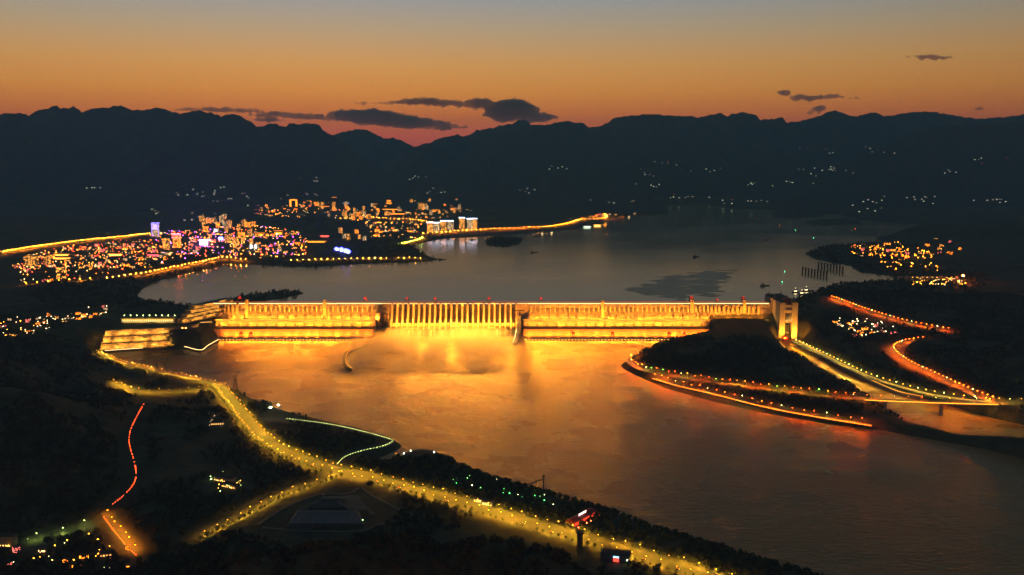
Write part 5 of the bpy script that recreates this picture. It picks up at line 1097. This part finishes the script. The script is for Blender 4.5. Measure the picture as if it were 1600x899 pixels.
for a_, c_ in (((497,783), (463,799)), ((527,783), (545,795)), ((463,799), (560,799))):
    MB().strip([at(*a_, zb + 14), at(*c_, zb + 14)], -1.2, 1.2, 0, .8).build('ridge_beam', M['kerb'], t)
for i in range(9): p = at(468 + i * 11.4, 812, zb + 9.9); MB().box((p[0], p[1], zb + 9.4), (1.2, 30, 1.4)).build('roof_rib', M['kerb'], t)
p = at(567, 812, zb + 2); MB().box((p[0], p[1] - 4, zb + 1.3), (1.5, 1.5, 2)).build('ground_lamp', E_('museum_green', (.5, 1, .3), 14), t)
p = at(526, 780, zb); flood(t, (p[0], p[1] - 8, zb + 6), (40, 1), 5200, (0, .4, 1), (1, .4, .12))
# paths of the park round the museum
for pts, lab in (([(560,764),(545,772),(500,777),(450,796),(400,826)], 'pale park path round the museum'), ([(566,764),(600,785),(640,806),(655,815)], 'pale park path running down from the square'), ([(655,815),(600,822),(560,836),(470,832),(405,828)], 'pale park path below the museum')):
    pth = [(x, y, ground(x, y)) for x, y, _ in ppath([(a, b_, 17) for a, b_ in pts], step=8)]; struct(MB().strip(pth, -2.5, 2.5, .9, 2.4).build('path', M['paving']), lab)
# round plaza by the river
c = at(655, 713, 7); t = thing('round_plaza', 'round paved plaza with a low ring wall by the river', 'plaza', (c[0], c[1], 7.5))
ring = lambda r_: [(r_ * math.cos(a) * 1.0, r_ * math.sin(a)) for a in np.linspace(0, 2 * math.pi, 41)[:-1]]
MB().prism(ring(42), -9, .6).build('terrace', M['darkcon'], t)
b = MB()
for r0, r1, zz in ((40, 42.2, 2.0), (26, 27.4, 1.4)): b.strip([(x, y, 0) for x, y in ring(r0) + ring(r0)[:1]], 0, r1 - r0, zz, zz - .55)
b.build('ring_wall', M['kerb'], t); MB().prism(ring(24), .62, .9).build('paved_disc', M['paving'], t)
for a in (.6, 2.2, 2.8): MB().box((38 * math.cos(a), 38 * math.sin(a), .6), (1, 1, 3)).build('lamp', E_('plaza_lamp_%d' % int(a * 10), (.9, 1, .7), 16), t)
# loading crane silhouette on the shore
c = at(846, 766, 8); t = thing('loading_crane', 'dark dockside loading crane on the near shore', 'crane', (c[0], c[1], 6)); b = MB()
b.bar((4, 0, 0), (4, 0, 30), 1.2, 1.0); b.bar((-12, 0, 0), (-10, 0, 20), .8); b.build('tower', M['steel'], t); MB().bar((4, 0, 25), (-28, 0, 13), 1.1, .6).bar((4, 0, 29), (-24, 0, 15), .3).build('jib', M['steel'], t); MB().box((4, 0, 30), (5, 4, 3)).build('cab', M['steel'], t)
# red-lit club by the boulevard
c = at(908, 812, 16); t = thing('restaurant', 'long red-lit restaurant with white rooftop letters by the boulevard', 'building', (c[0], c[1], 15), R(52)); rg = E_('red_facade', (1, .06, .02), 1.6)
MB().box((0, 0, 0), (74, 16, 8)).build('wall', M['wall2'], t); MB().prism([(-39, -10), (39, -10), (39, 10), (-39, 10)], 8.02, 13, 0, [(-36, -1), (36, -1), (36, 1), (-36, 1)]).build('roof', M['redsteel'], t)
for i in range(12): MB().box((-33 + i * 6, -8.3, 1), (4.6, .4, 5)).build('window', rg, t)
for i in range(5): MB().box((-12 + i * 5, -4, 13), (3, .6, 3.6)).box((-12 + i * 5, -4.02, 14.4), (1.2, .7, .8)).build('sign_letter', E_('sign_white_%d' % i, (1, .8, .7), 3), t)
MB().box((0, -22, .2), (80, 4, 2.4)).build('lit_hedge', M['leaf'], t)
for i in range(6): MB().box((-34 + i * 13.5, -17, .4), (1, 1, 1.4)).build('red_ground_lamp', E_('red_spot_%d' % i, (1, .06, .02), 60), t)
c = at(906, 852, 17); t = thing('gate_tower', 'dark square gate tower beside the boulevard', 'tower', (c[0], c[1], 16)); MB().box((0, 0, 0), (9, 9, 22)).build('shaft', M['darkcon'], t); MB().box((0, 0, 22.02), (12, 12, 3)).build('cap', M['roof'], t)
c = at(962, 874, 17); t = thing('service_building', 'dark boxy building with a red sign below the boulevard', 'building', (c[0], c[1], 15), R(-16)); MB().box((0, 0, 0), (46, 18, 14)).build('wall', M['wall3'], t); MB().box((0, 0, 14.02), (49, 21, 1)).build('roof', M['roof'], t)
MB().box((2, -9.4, 2), (9, .5, 6)).build('red_sign', E_('red_sign', (1, .05, .03), 3), t); MB().box((2, -9.4, 9), (9, .5, 2)).build('blue_sign', E_('blue_sign', (.2, .6, 1), 5), t); MB().box((21, -9.4, 4), (3, .5, 4)).build('window', E_('service_window', (.8, 1, .6), 5), t)
# toll gate on the boulevard
for px, py, lab in ((757, 792, 'lit white gatehouse beside the boulevard'), (770, 797, 'second lit gatehouse beside the boulevard')):
    c = at(px - 8, py - 8, 16); t = thing('gatehouse', lab, 'building', (c[0], c[1], 15.5), R(-20)); MB().box((0, 0, 0), (20, 9, 7)).build('wall', M['wall'], t); MB().box((0, 0, 7.02), (23, 12, .8)).build('roof', M['roof'], t)
    for i in range(5): MB().box((-7.6 + i * 3.8, -4.7, 1.2), (2.6, .3, 4)).build('window', E_('gate_window_%d_%d' % (px, i), (1, .6, .15), 3), t)
# compound and farmstead on the left slope
for px, py, z, w_, d_, h_, rz, lab in ((352,757,21,46,14,10,-25,'long dark-roofed house of the lit compound on the left slope'), (362,766,21,34,12,8,-25,'gold-lit front house of the compound on the left slope'), (340,667,23,30,12,7,10,'low farm building on the dark left slope'), (8,850,25,34,16,18,0,'tan apartment house at the lower left edge'), (168,868,26,24,12,6,10,'small lit shed below the orange road')):
    c = at(px, py, z); t = thing('house', lab, 'house', (c[0], c[1], ground(c[0], c[1])), R(rz)); MB().box((0, 0, -3), (w_, d_, h_ + 3)).build('wall', M['wall2'], t)
    MB().prism([(-w_ / 2 - 1, -d_ / 2 - 1), (w_ / 2 + 1, -d_ / 2 - 1), (w_ / 2 + 1, d_ / 2 + 1), (-w_ / 2 - 1, d_ / 2 + 1)], h_ + .02, h_ + 3.5, 0, [(-w_ / 2 + 3, -.3), (w_ / 2 - 3, -.3), (w_ / 2 - 3, .3), (-w_ / 2 + 3, .3)]).build('roof', M['roof'], t)
    gm = E_('house_window_%d' % px, (1, .48, .12), 3)
    for i in range(int(w_ / 5)): MB().box((-w_ / 2 + 3 + i * 5, -d_ / 2 - .2, 1.5), (2.4, .3, 2.2)).build('window', gm, t)
# ------------------------------------------------------------------ the hazy dusk air
b = MB().box((0, 11300, -16), (46000, 27000, 1710)); hz = bpy.data.materials.new('haze_air'); hz.use_nodes = True; n_, l_ = hz.node_tree.nodes, hz.node_tree.links; n_.remove(n_['Principled BSDF'])
pv = n_.new('ShaderNodeVolumePrincipled'); pv.inputs['Color'].default_value = (.25, .72, 1.0, 1); pv.inputs['Density'].default_value = HAZE; pv.inputs['Anisotropy'].default_value = .1; l_.new(pv.outputs[0], n_['Material Output'].inputs['Volume'])
tag(b.build('haze', hz), 'thin dusk haze over river, town and mountains', 'haze', kind='stuff')
print('lamps', lamp_n, 'trees', tree_n)
